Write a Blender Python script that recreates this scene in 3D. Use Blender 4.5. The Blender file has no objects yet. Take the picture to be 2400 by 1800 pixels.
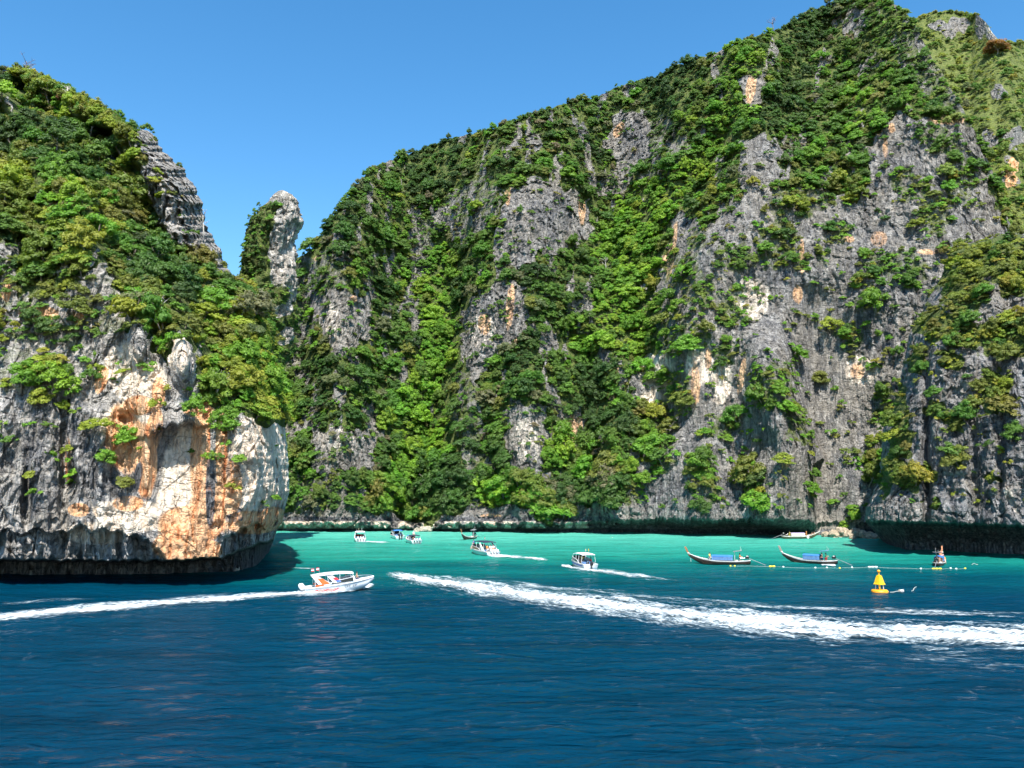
import bpy, bmesh, math, random
import numpy as np
from mathutils import Vector, Matrix, Euler

SC = bpy.context.scene
COL = SC.collection
R = math.radians
rng = np.random.default_rng(7)
random.seed(7)

# ---------------------------------------------------------------- camera
CAMH = 13.0
FPX = 1950.0                       # focal length in photograph pixels (2400 wide)
PITCH = math.atan(240.0 / FPX)
cam_d = bpy.data.cameras.new('camera')
cam_d.sensor_width = 36.0
cam_d.lens = 36.0 * FPX / 2400.0
cam_d.clip_start = 0.5
cam_d.clip_end = 20000
cam = bpy.data.objects.new('camera', cam_d)
COL.objects.link(cam)
cam.location = (0, 0, CAMH)
cam.rotation_euler = (math.pi / 2 + PITCH, 0, 0)
SC.camera = cam

# ---------------------------------------------------------------- light
SUN_EL = R(56)
SUN_AZ = R(174)                    # clockwise from +Y (view direction): behind the viewer, to the right
world = bpy.data.worlds.new('World')
SC.world = world
world.use_nodes = True
wn = world.node_tree.nodes; wl = world.node_tree.links
wn.clear()
w_out = wn.new('ShaderNodeOutputWorld'); w_bg = wn.new('ShaderNodeBackground')
w_sky = wn.new('ShaderNodeTexSky')
w_sky.sky_type = 'NISHITA'; w_sky.sun_disc = False
w_sky.sun_elevation = SUN_EL; w_sky.sun_rotation = SUN_AZ
w_sky.altitude = 0; w_sky.air_density = 1.0; w_sky.dust_density = 0.12; w_sky.ozone_density = 2.2
w_hs = wn.new('ShaderNodeHueSaturation'); w_hs.inputs['Saturation'].default_value = 1.30; w_hs.inputs['Hue'].default_value = 0.494
wl.new(w_sky.outputs[0], w_hs.inputs['Color']); wl.new(w_hs.outputs[0], w_bg.inputs[0])
w_bg.inputs[1].default_value = 0.080
wl.new(w_bg.outputs[0], w_out.inputs[0])
sun_d = bpy.data.lights.new('sun', 'SUN')
sun_d.energy = 3.5; sun_d.angle = R(0.53); sun_d.color = (1.0, 0.955, 0.88)
sun = bpy.data.objects.new('sun', sun_d); COL.objects.link(sun)
sv = Vector((math.sin(SUN_AZ) * math.cos(SUN_EL), math.cos(SUN_AZ) * math.cos(SUN_EL), math.sin(SUN_EL)))
sun.rotation_euler = sv.to_track_quat('Z', 'Y').to_euler()
SC.view_settings.view_transform = 'Standard'
SC.view_settings.look = 'None'
SC.view_settings.gamma = 1.0
SC.view_settings.exposure = 1.6
SC.view_settings.use_curve_mapping = False
SC.cycles.max_bounces = 6
SC.cycles.diffuse_bounces = 3
SC.cycles.glossy_bounces = 2
SC.cycles.transmission_bounces = 2
SC.cycles.transparent_max_bounces = 12
SC.cycles.caustics_reflective = False
SC.cycles.caustics_refractive = False
SC.cycles.use_denoising = True
SC.cycles.use_adaptive_sampling = True
SC.cycles.adaptive_threshold = 0.03

# ---------------------------------------------------------------- maths helpers
CP, SP = math.cos(PITCH), math.sin(PITCH)
def raydir(x, y):
    """view ray through a photograph pixel, per unit of world Y"""
    X = (np.asarray(x, float) - 1200.0) / FPX
    V = (900.0 - np.asarray(y, float)) / FPX
    dy = CP - V * SP
    return X / dy, (SP + V * CP) / dy
def pt(x, y, D):
    a, b = raydir(x, y)
    D = np.asarray(D, float)
    return np.stack([a * D, np.broadcast_to(D, np.shape(a * D)), CAMH + b * D], -1)
def wat(x, y, z=0.0):
    a, b = raydir(x, y)
    D = (z - CAMH) / b
    return Vector((float(a * D), float(D), z))
def lerp_tab(tab, x):
    t = np.array(tab, float)
    return np.interp(x, t[:, 0], t[:, 1])
def sstep(a, b, x):
    t = np.clip((x - a) / (b - a), 0, 1)
    return t * t * (3 - 2 * t)

def _hash(ix, iy, iz, seed):
    h = (ix.astype(np.uint32) * np.uint32(374761393)) ^ (iy.astype(np.uint32) * np.uint32(668265263)) ^ \
        (iz.astype(np.uint32) * np.uint32(2147483647 - 1013904223)) ^ np.uint32((seed * 974634721) & 0xffffffff)
    h = (h ^ (h >> np.uint32(13))) * np.uint32(1274126177)
    h = (h ^ (h >> np.uint32(16))) * np.uint32(2246822519)
    return h ^ (h >> np.uint32(15))
def noise3(p, seed=0):
    """gradient noise, about -1..1; p is (..., 3)"""
    sh = p.shape[:-1]
    p = p.reshape(-1, 3)
    i = np.floor(p).astype(np.int64); f = (p - i).astype(np.float32)
    u = f * f * f * (f * (f * 6 - 15) + 10)
    out = np.zeros(len(p), np.float32)
    for dx in (0, 1):
        wx = u[:, 0] if dx else 1 - u[:, 0]
        for dy in (0, 1):
            wy = u[:, 1] if dy else 1 - u[:, 1]
            for dz in (0, 1):
                wz = u[:, 2] if dz else 1 - u[:, 2]
                h = _hash(i[:, 0] + dx, i[:, 1] + dy, i[:, 2] + dz, seed)
                gx = (h & np.uint32(1023)).astype(np.float32) / 511.5 - 1
                gy = ((h >> np.uint32(10)) & np.uint32(1023)).astype(np.float32) / 511.5 - 1
                gz = ((h >> np.uint32(20)) & np.uint32(1023)).astype(np.float32) / 511.5 - 1
                out += wx * wy * wz * (gx * (f[:, 0] - dx) + gy * (f[:, 1] - dy) + gz * (f[:, 2] - dz))
    return (out * 1.5).reshape(sh)
def fbm(p, octv=4, seed=0, gain=0.5, lac=2.03):
    s = 0; a = 1.0; n = 0
    for k in range(octv):
        s = s + a * noise3(p * (lac ** k) + 17.3 * k, seed + k); n += a; a *= gain
    return s / n * 1.6
def ridged(p, octv=3, seed=0):
    s = 0; a = 1.0; n = 0
    for k in range(octv):
        s = s + a * (1 - 2 * np.abs(noise3(p * (2.03 ** k) + 9.1 * k, seed + k))); n += a; a *= 0.5
    return s / n
def worley(p, seed=0):
    """F1, F2-F1 and a cell value"""
    sh = p.shape[:-1]; p = p.reshape(-1, 3)
    i = np.floor(p).astype(np.int64); f = p - i
    f1 = np.full(len(p), 9.0, np.float32); f2 = np.full(len(p), 9.0, np.float32); cv = np.zeros(len(p), np.float32)
    for dx in (-1, 0, 1):
        for dy in (-1, 0, 1):
            for dz in (-1, 0, 1):
                h = _hash(i[:, 0] + dx, i[:, 1] + dy, i[:, 2] + dz, seed)
                ox = (h & np.uint32(1023)) / 1023.0; oy = ((h >> np.uint32(10)) & np.uint32(1023)) / 1023.0
                oz = ((h >> np.uint32(20)) & np.uint32(1023)) / 1023.0
                d = np.sqrt((dx + ox - f[:, 0]) ** 2 + (dy + oy - f[:, 1]) ** 2 + (dz + oz - f[:, 2]) ** 2).astype(np.float32)
                m = d < f1
                f2 = np.where(m, f1, np.minimum(f2, d)); cv = np.where(m, ((h >> np.uint32(5)) & np.uint32(255)) / 255.0, cv)
                f1 = np.where(m, d, f1)
    return f1.reshape(sh), (f2 - f1).reshape(sh), cv.reshape(sh).astype(np.float32)
def inpoly(x, y, poly):
    c = np.zeros(x.shape, bool); n = len(poly)
    for k in range(n):
        x1, y1 = poly[k]; x2, y2 = poly[(k + 1) % n]
        if y1 == y2: continue
        m = ((y1 > y) != (y2 > y)) & (x < (x2 - x1) * (y - y1) / (y2 - y1) + x1)
        c ^= m
    return c
def ell(x, y, e):
    """soft ellipse (cx, cy, rx, ry, angle deg) -> 1 inside, 0 outside"""
    cx, cy, rx, ry, a = e
    ca, sa = math.cos(R(a)), math.sin(R(a))
    u = ((x - cx) * ca + (y - cy) * sa) / rx; v = (-(x - cx) * sa + (y - cy) * ca) / ry
    return 1 - sstep(0.7, 1.15, np.sqrt(u * u + v * v))
def boxblur(a, k, axis):
    if k < 2: return a
    pad = [(0, 0)] * a.ndim; pad[axis] = (k, k)
    b = np.pad(a, pad, mode='edge').cumsum(axis)
    n = a.shape[axis]
    hi = np.take(b, np.arange(n) + 2 * k, axis); lo = np.take(b, np.arange(n), axis)
    return (hi - lo) / (2 * k)

# ---------------------------------------------------------------- object helpers
def link(name, data, parent=None):
    o = bpy.data.objects.new(name, data); COL.objects.link(o)
    if parent is not None: o.parent = parent
    return o
def tag(o, label=None, cat=None, group=None, kind=None):
    if label: o['label'] = label
    if cat: o['category'] = cat
    if group: o['group'] = group
    if kind: o['kind'] = kind
    return o
def empty(name, loc=(0, 0, 0), rz=0.0):
    o = bpy.data.objects.new(name, None); COL.objects.link(o)
    o.empty_display_size = 0.3
    o.location = loc; o.rotation_euler = (0, 0, rz)
    return o
def npmesh(name, V, F, mat=None, smooth=True, attrs=None):
    me = bpy.data.meshes.new(name)
    V = np.asarray(V, np.float32).reshape(-1, 3); F = np.asarray(F, np.int32)
    k = F.shape[1]
    me.vertices.add(len(V)); me.vertices.foreach_set('co', V.ravel())
    me.loops.add(F.size); me.loops.foreach_set('vertex_index', F.ravel())
    me.polygons.add(len(F)); me.polygons.foreach_set('loop_start', np.arange(0, F.size, k, dtype=np.int32))
    me.polygons.foreach_set('loop_total', np.full(len(F), k, np.int32))
    me.polygons.foreach_set('use_smooth', np.full(len(F), smooth))
    for an, av in (attrs or {}).items():
        av = np.asarray(av, np.float32)
        if av.ndim == 1:
            at = me.attributes.new(an, 'FLOAT', 'POINT'); at.data.foreach_set('value', av)
        else:
            at = me.attributes.new(an, 'FLOAT_VECTOR', 'POINT'); at.data.foreach_set('vector', av.ravel())
    me.update(); me.validate()
    if mat: me.materials.append(mat)
    return me
def gridfaces(nr, nc, wrap=False):
    r = np.arange(nr - 1)[:, None]; c = np.arange(nc if wrap else nc - 1)[None, :]
    c2 = (c + 1) % nc
    a = r * nc + c; b = r * nc + c2; d = (r + 1) * nc + c; e = (r + 1) * nc + c2
    return np.stack([a, b, e, d], -1).reshape(-1, 4)

class MB:
    """collects shapes; build() links them as one mesh object"""
    def __init__(s): s.v = []; s.f = []
    def poly(s, pts):
        n = len(s.v); s.v += [tuple(p) for p in pts]; s.f.append(tuple(range(n, n + len(pts)))); return s
    def box(s, c, d, rot=None):
        n = len(s.v); M = rot.to_matrix() if rot else Matrix.Identity(3)
        for sx in (-1, 1):
            for sy in (-1, 1):
                for sz in (-1, 1):
                    p = M @ Vector((sx * d[0] / 2, sy * d[1] / 2, sz * d[2] / 2)) + Vector(c); s.v.append(tuple(p))
        for q in ((0, 1, 3, 2), (4, 6, 7, 5), (0, 4, 5, 1), (2, 3, 7, 6), (0, 2, 6, 4), (1, 5, 7, 3)):
            s.f.append(tuple(n + k for k in q))
        return s
    def tube(s, pts, rad, n=8, cap=True):
        pts = [Vector(p) for p in pts]
        rad = rad if isinstance(rad, (list, tuple)) else [rad] * len(pts)
        b = len(s.v)
        for k, p in enumerate(pts):
            t = (pts[min(k + 1, len(pts) - 1)] - pts[max(k - 1, 0)]).normalized()
            a = t.cross(Vector((0, 0, 1)) if abs(t.z) < 0.9 else Vector((1, 0, 0))).normalized(); c = t.cross(a)
            for j in range(n):
                q = 2 * math.pi * j / n
                s.v.append(tuple(p + (a * math.cos(q) + c * math.sin(q)) * rad[k]))
        for k in range(len(pts) - 1):
            for j in range(n):
                s.f.append((b + k * n + j, b + k * n + (j + 1) % n, b + (k + 1) * n + (j + 1) % n, b + (k + 1) * n + j))
        if cap:
            s.f.append(tuple(b + j for j in range(n))[::-1]); s.f.append(tuple(b + (len(pts) - 1) * n + j for j in range(n)))
        return s
    def loft(s, secs, closed=False, caps=False):
        b = len(s.v); n = len(secs[0])
        for q in secs: s.v += [tuple(p) for p in q]
        m = n if closed else n - 1
        for k in range(len(secs) - 1):
            for j in range(m):
                s.f.append((b + k * n + j, b + k * n + (j + 1) % n, b + (k + 1) * n + (j + 1) % n, b + (k + 1) * n + j))
        if caps:
            s.f.append(tuple(b + j for j in range(n))[::-1]); s.f.append(tuple(b + (len(secs) - 1) * n + j for j in range(n)))
        return s
    def slab(s, pts, th):
        """flat polygon with thickness along its normal"""
        P = [Vector(p) for p in pts]
        nn = (P[1] - P[0]).cross(P[2] - P[0]).normalized() * th / 2
        return s.loft([[p - nn for p in P], [p + nn for p in P]], closed=True, caps=True)
    def lathe(s, prof, n=20, c=(0, 0, 0)):
        return s.loft([[(c[0] + r * math.cos(2 * math.pi * j / n), c[1] + r * math.sin(2 * math.pi * j / n), c[2] + z) for j in range(n)]
                       for r, z in prof], closed=True, caps=True)
    def mesh(s, name, mat, smooth=False, bevel=0):
        me = bpy.data.meshes.new(name); me.from_pydata(s.v, [], s.f)
        bm = bmesh.new(); bm.from_mesh(me)
        bmesh.ops.remove_doubles(bm, verts=bm.verts, dist=1e-4)
        bmesh.ops.recalc_face_normals(bm, faces=bm.faces)
        if bevel: bmesh.ops.bevel(bm, geom=[e for e in bm.edges if len(e.link_faces) == 2 and e.calc_face_angle(0) > 0.5], offset=bevel, segments=2, affect='EDGES', clamp_overlap=True)
        for f in bm.faces: f.smooth = smooth
        bm.to_mesh(me); bm.free(); me.update()
        if mat: me.materials.append(mat)
        return me
    def build(s, name, mat, parent=None, smooth=False, bevel=0):
        return link(name, s.mesh(name, mat, smooth, bevel), parent)

# ---------------------------------------------------------------- materials
def newmat(name):
    m = bpy.data.materials.new(name); m.use_nodes = True
    nt = m.node_tree; b = nt.nodes['Principled BSDF']
    return m, nt, b
class NB:
    """short hand for building node trees"""
    def __init__(s, nt): s.nt = nt
    def n(s, t, **kw):
        q = s.nt.nodes.new(t)
        for k, v in kw.items(): setattr(q, k, v)
        return q
    def l(s, a, b): s.nt.links.new(a, b)
    def attr(s, name, typ='GEOMETRY'):
        q = s.n('ShaderNodeAttribute'); q.attribute_name = name; q.attribute_type = typ; return q
    def mapping(s, scale, rot=(0, 0, 0), loc=(0, 0, 0), src=None):
        q = s.n('ShaderNodeMapping'); q.inputs['Scale'].default_value = scale; q.inputs['Rotation'].default_value = rot; q.inputs['Location'].default_value = loc
        s.l(src or s.coord(), q.inputs[0]); return q.outputs[0]
    def coord(s):
        if not hasattr(s, '_c'): s._c = s.n('ShaderNodeTexCoord').outputs['Object']
        return s._c
    def noise(s, vec, scale=1.0, detail=4, rough=0.55, dist=0.0):
        q = s.n('ShaderNodeTexNoise'); q.inputs['Scale'].default_value = scale; q.inputs['Detail'].default_value = detail
        q.inputs['Roughness'].default_value = rough; q.inputs['Distortion'].default_value = dist
        s.l(vec, q.inputs['Vector']); return q.outputs['Fac']
    def voro(s, vec, scale=1.0, feature='F1', out='Distance', rnd=1.0):
        q = s.n('ShaderNodeTexVoronoi', feature=feature); q.inputs['Scale'].default_value = scale; q.inputs['Randomness'].default_value = rnd
        s.l(vec, q.inputs['Vector']); return q.outputs[out]
    def ramp(s, fac, stops, interp='LINEAR'):
        q = s.n('ShaderNodeValToRGB'); r = q.color_ramp; r.interpolation = interp
        while len(r.elements) > 1: r.elements.remove(r.elements[0])
        r.elements[0].position = stops[0][0]; c = stops[0][1]; r.elements[0].color = (c, c, c, 1) if not hasattr(c, '__len__') else (*c, 1)
        for p, c in stops[1:]:
            e = r.elements.new(p); e.color = (c, c, c, 1) if not hasattr(c, '__len__') else (*c, 1)
        s.l(fac, q.inputs[0]); return q.outputs[0]
    def val(s, socket_or, q, k):
        if hasattr(socket_or, 'links'): s.l(socket_or, q.inputs[k])
        else: q.inputs[k].default_value = socket_or
    def math(s, op, a, b=0.0, clamp=False):
        q = s.n('ShaderNodeMath', operation=op, use_clamp=clamp); s.val(a, q, 0); s.val(b, q, 1); return q.outputs[0]
    def mix(s, fac, a, b, mode='MIX'):
        q = s.n('ShaderNodeMix', data_type='RGBA', blend_type=mode)
        s.val(fac, q, 0)
        for v, k in ((a, 6), (b, 7)):
            if hasattr(v, 'links'): s.l(v, q.inputs[k])
            else: q.inputs[k].default_value = (*v, 1)
        return q.outputs[2]
    def bump(s, h, strength, dist, prev=None):
        q = s.n('ShaderNodeBump'); q.inputs['Strength'].default_value = strength; q.inputs['Distance'].default_value = dist
        s.l(h, q.inputs['Height'])
        if prev: s.l(prev, q.inputs['Normal'])
        return q.outputs[0]

def simple(name, col, rough=0.5, metal=0.0, var=0.12, scale=3.0, bump=0.0, spec=0.5):
    """plain procedural paint / cloth / wood: base colour broken by noise"""
    m, nt, b = newmat(name); k = NB(nt)
    f = k.noise(k.coord(), scale, 5, 0.6)
    c = k.mix(k.ramp(f, [(0.3, 0.0), (0.7, 1.0)]), tuple(x * (1 - var) for x in col), tuple(min(1, x * (1 + var)) for x in col))
    k.l(c, b.inputs['Base Color'])
    b.inputs['Roughness'].default_value = rough; b.inputs['Metallic'].default_value = metal
    b.inputs['Specular IOR Level'].default_value = spec
    if bump: k.l(k.bump(f, bump, 0.05), b.inputs['Normal'])
    return m

def rock_material(name, grey_lo, grey_hi, strata=0.0, warm=(0.62, 0.30, 0.115), grass=((0.050, 0.085, 0.018), (0.115, 0.145, 0.036), (0.16, 0.145, 0.085))):
    m, nt, b = newmat(name); k = NB(nt)
    co = k.coord()
    st = k.mapping((0.62, 0.62, 0.024)); st2 = k.mapping((2.1, 2.1, 0.050), loc=(7, 3, 1))
    streak = k.noise(st, 1.0, 3, 0.62, 0.4)
    streak2 = k.noise(st2, 1.0, 3, 0.6, 0.3)
    blotch = k.noise(co, 0.09, 4, 0.62)
    fine = k.noise(co, 1.7, 4, 0.7)
    g = k.mix(k.ramp(streak, [(0.36, 0), (0.64, 1)]), grey_lo, grey_hi)
    g = k.mix(k.ramp(blotch, [(0.40, 0), (0.62, 1)]), g, k.mix(0.6, g, (0.25, 0.222, 0.182)))
    g = k.mix(k.ramp(streak2, [(0.62, 0), (0.72, 0.7)]), g, (0.42, 0.40, 0.37))        # pale lime runs
    g = k.mix(k.ramp(streak2, [(0.30, 0.85), (0.40, 0)]), g, (0.045, 0.05, 0.06))          # dark lichen runs
    # warm patches of bare limestone
    wa = k.attr('warm').outputs['Fac']; ca = k.attr('cream').outputs['Fac']; da = k.attr('dark').outputs['Fac']; va = k.attr('veg').outputs['Fac']
    st3 = k.mapping((1.1, 1.1, 0.035), loc=(3, 11, 5)); s3 = k.noise(st3, 1.0, 3, 0.55, 0.6)
    wcol = k.mix(k.ramp(s3, [(0.38, 0), (0.60, 1)]), warm, (0.72, 0.47, 0.28))
    wcol = k.mix(k.ramp(s3, [(0.32, 0.9), (0.42, 0)]), wcol, (0.40, 0.13, 0.05))
    ccol = k.mix(k.ramp(s3, [(0.40, 0), (0.62, 1)]), (0.62, 0.50, 0.38), (0.74, 0.67, 0.57))
    brk = k.math('SUBTRACT', k.noise(co, 0.35, 4, 0.65), 0.5)
    run = k.math('ADD', k.math('MULTIPLY', brk, 0.45), k.math('MULTIPLY', k.math('SUBTRACT', s3, 0.5), 1.1))
    def msk(a, lo=0.42, hi=0.58, amt=0.9):
        if amt == 0.9: return k.ramp(k.math('ADD', a, run), [(lo - 0.06, 0), (hi + 0.10, 1)])
        return k.ramp(k.math('ADD', a, k.math('MULTIPLY', brk, amt)), [(lo, 0), (hi, 1)])
    c = k.mix(msk(ca), g, ccol)
    c = k.mix(msk(wa), c, wcol)
    dcol = k.mix(k.ramp(streak2, [(0.4, 0), (0.66, 1)]), (0.055, 0.058, 0.066), (0.19, 0.19, 0.195))
    c = k.mix(msk(da), c, dcol)
    # cracks
    wob = k.n('ShaderNodeVectorMath', operation='ADD')
    nz = k.n('ShaderNodeTexNoise'); nz.inputs['Scale'].default_value = 0.5; nz.inputs['Detail'].default_value = 3; k.l(co, nz.inputs['Vector'])
    sc_ = k.n('ShaderNodeVectorMath', operation='SCALE'); sc_.inputs['Scale'].default_value = 1.6; k.l(nz.outputs['Color'], sc_.inputs[0])
    k.l(co, wob.inputs[0]); k.l(sc_.outputs[0], wob.inputs[1])
    def crack(scale, loc, w_, det=3):
        q = k.noise(k.mapping(scale, loc=loc, src=wob.outputs[0]), 1.0, det, 0.5, 0.0)
        return k.ramp(k.math('ABSOLUTE', k.math('SUBTRACT', q, 0.5)), [(0.0, 0), (w_, 1)])
    e1 = crack((0.42, 0.42, 0.085), (0, 0, 0), 0.016); e2 = crack((0.13, 0.13, 0.62), (4, 4, 4), 0.018)
    thin = k.mapping((0.10, 0.10, 1.25), rot=(R(10), R(-9), 0), src=wob.outputs[0])
    lay = k.noise(thin, 1.0, 2, 0.6, 0.2)
    h = k.math('ADD', k.math('MULTIPLY', fine, 0.60), k.math('MULTIPLY', k.math('ADD', e1, e2), 0.20))
    h = k.math('ADD', h, k.math('MULTIPLY', lay, 0.25 + strata))
    h = k.math('ADD', h, k.math('MULTIPLY', streak2, 0.9))
    cell = k.n('ShaderNodeTexVoronoi'); cell.inputs['Scale'].default_value = 1.0; k.l(k.mapping((1.1, 1.1, 0.6), loc=(9, 2, 6), src=wob.outputs[0]), cell.inputs['Vector'])
    sepc = k.n('ShaderNodeSeparateColor'); k.l(cell.outputs['Color'], sepc.inputs[0])
    tone = k.math('ADD', k.math('MULTIPLY', sepc.outputs[0], 0.42), k.math('MULTIPLY', fine, 0.75))
    c = k.mix(k.math('SUBTRACT', 1.0, k.math('MULTIPLY', k.math('MAXIMUM', wa, ca), 0.55)), c, k.ramp(tone, [(0.25, 0.55), (0.58, 1.0), (0.9, 1.42)]), 'MULTIPLY')
    crack_dark = k.math('MAXIMUM', k.math('MULTIPLY', k.math('SUBTRACT', 1.0, e1), 0.60), k.math('MULTIPLY', k.math('SUBTRACT', 1.0, e2), 0.50))  # darker tone along both sets of crack lines
    crack_dark = k.math('MULTIPLY', crack_dark, k.math('SUBTRACT', 1.0, k.math('MULTIPLY', k.math('MAXIMUM', wa, ca), 0.55)))
    c = k.mix(crack_dark, c, (0.045, 0.043, 0.042))
    # soil, dry grass and ground cover between the trees
    gcv = k.noise(co, 0.8, 3, 0.65)
    vcol = k.mix(k.ramp(gcv, [(0.38, 0), (0.6, 1)]), grass[0], grass[1])
    vcol = k.mix(k.ramp(k.noise(co, 2.2, 4, 0.6), [(0.52, 0), (0.68, 0.8)]), vcol, grass[2])
    c = k.mix(msk(va, 0.38, 0.62, 1.0), c, vcol)
    k.l(c, b.inputs['Base Color'])
    b.inputs['Roughness'].default_value = 0.92; b.inputs['Specular IOR Level'].default_value = 0.2
    k.l(k.bump(h, 1.0, 0.95), b.inputs['Normal'])
    return m
M_rock_l = rock_material('limestone_warm', (0.20, 0.195, 0.195), (0.46, 0.435, 0.40), warm=(0.66, 0.32, 0.15))
M_rock_m = rock_material('limestone_grey', (0.098, 0.098, 0.102), (0.295, 0.282, 0.265), strata=0.15)
M_rock_r = rock_material('limestone_dark', (0.092, 0.094, 0.102), (0.26, 0.256, 0.255))
M_rock_p = rock_material('limestone_pale', (0.22, 0.215, 0.205), (0.48, 0.46, 0.42))

M_rock_b = rock_material('grassy_limestone', (0.13, 0.13, 0.13), (0.33, 0.315, 0.295), grass=((0.085, 0.125, 0.028), (0.165, 0.195, 0.050), (0.22, 0.20, 0.10)))
def leaf_material():
    m, nt, b = newmat('leaves'); k = NB(nt)
    at = k.attr('tint', 'INSTANCER').outputs['Vector']
    lv = k.attr('leaf').outputs['Fac']
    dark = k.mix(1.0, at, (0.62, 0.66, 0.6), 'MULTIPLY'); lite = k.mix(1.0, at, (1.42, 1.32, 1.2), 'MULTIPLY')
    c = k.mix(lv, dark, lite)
    k.l(c, b.inputs['Base Color'])
    b.inputs['Roughness'].default_value = 0.55; b.inputs['Specular IOR Level'].default_value = 0.35
    tr = k.n('ShaderNodeBsdfTranslucent'); k.l(k.mix(1.0, c, (1.3, 1.35, 0.6), 'MULTIPLY'), tr.inputs[0])
    mx = k.n('ShaderNodeMixShader'); mx.inputs[0].default_value = 0.38
    k.l(b.outputs[0], mx.inputs[1]); k.l(tr.outputs[0], mx.inputs[2])
    out = nt.nodes['Material Output']; k.l(mx.outputs[0], out.inputs[0])
    return m
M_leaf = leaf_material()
M_bark = simple('bark', (0.23, 0.20, 0.165), 0.9, var=0.3, scale=2.5, bump=0.5)
M_deadwood = simple('deadwood', (0.42, 0.39, 0.35), 0.9, var=0.25, scale=2.5, bump=0.4)
M_greywood = simple('bare_twigs', (0.16, 0.12, 0.12), 0.9, var=0.25, scale=2.5, bump=0.4)

# ---------------------------------------------------------------- terrain sheets
def integrate(yy, D0, t):
    """walk up each column of view rows yy[r, c] from depth D0 with slope t[r, c] (rise per metre back)"""
    nr, nc = yy.shape
    D = np.zeros((nr, nc)); D[0] = D0
    _, b = raydir(np.zeros_like(yy), yy)
    for r in range(1, nr):
        tt = np.maximum(t[r], b[r] + 0.45)
        z = b[r - 1] * D[r - 1]
        D[r] = (tt * D[r - 1] - z) / (tt - b[r])
        D[r] = np.maximum(D[r], D[r - 1] - 1.0)
    return D

# --- the picture of each land mass: where bare rock shows, where it is warm, cream or dark, where trees stand
L_ROCK = [[(-400, 930), (60, 925), (130, 905), (200, 905), (215, 860), (240, 800), (300, 770), (325, 742), (350, 790), (372, 838), (395, 870),
           (400, 800), (425, 783), (455, 810), (465, 880), (480, 940), (520, 965), (560, 965), (600, 985), (640, 1000), (720, 1005), (720, 1450), (-400, 1450)],
          [(300, 300), (330, 270), (360, 268), (385, 310), (440, 370), (470, 420), (490, 470), (520, 540), (560, 610), (560, 665), (510, 650), (460, 600), (400, 560), (370, 510), (352, 455), (335, 410), (340, 350)]]
L_HALF = [
          [(-400, 565), (40, 580), (50, 700), (130, 690), (200, 640), (240, 660), (300, 700), (300, 775), (240, 805), (215, 840), (150, 770), (60, 770), (-400, 800)],
          [(-400, 800), (60, 770), (150, 770), (215, 840), (200, 905), (130, 905), (60, 925), (-400, 930)],
          [(180, 630), (240, 620), (280, 700), (230, 720)]]
M_ROCK = [[(1560, 600), (1590, 510), (1650, 520), (1730, 480), (1730, 340), (1790, 310), (1830, 330), (1830, 430), (1960, 460), (2030, 480), (2040, 320), (2110, 260), (2290, 300),
           (2330, 500), (2480, 700), (2480, 1300), (1480, 1300), (1470, 1120), (1560, 1010), (1480, 940), (1500, 850), (1570, 800), (1540, 690)],
          [(1085, 830), (1090, 720), (1140, 680), (1190, 650), (1230, 690), (1230, 790), (1150, 830), (1110, 900)],
          [(1190, 640), (1170, 560), (1190, 430), (1260, 420), (1310, 440), (1380, 470), (1390, 560), (1340, 580), (1250, 600), (1220, 640)],
          [(1190, 960), (1260, 940), (1290, 980), (1270, 1110), (1190, 1110), (1180, 1030)],
          [(1310, 960), (1370, 950), (1380, 1060), (1320, 1060)],
          [(735, 700), (800, 680), (870, 700), (880, 760), (830, 820), (770, 830)],
          [(725, 1040), (790, 960), (800, 1000), (880, 1030), (880, 1100), (730, 1110)],
          [(1440, 270), (1500, 260), (1530, 320), (1500, 400), (1440, 400), (1420, 330)],
          [(1730, 180), (1785, 180), (1780, 245), (1745, 250)],
          [(500, 1196), (880, 1200), (980, 1222), (1060, 1222), (1100, 1185), (1230, 1180), (1260, 1222), (1320, 1222), (1330, 1185), (1480, 1185), (1480, 1300), (500, 1300)]]
M_HALF = [[(640, 620), (700, 590), (790, 600), (830, 660), (760, 720), (700, 900), (640, 900)],
          [(960, 540), (1040, 500), (1000, 640), (930, 640)],
          [(1040, 470), (1130, 400), (1180, 430), (1160, 560), (1080, 560)],
          [(1060, 880), (1110, 860), (1140, 940), (1100, 980)],
          [(1560, 420), (1620, 330), (1560, 260), (1500, 280), (1500, 420)],
          [(2080, 100), (2150, 50), (2230, 180), (2300, 330), (2250, 330), (2150, 200)],
          [(690, 1130), (820, 1120), (860, 1200), (690, 1200)], [(1060, 980), (1130, 960), (1170, 1100), (1090, 1130)]]
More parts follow.
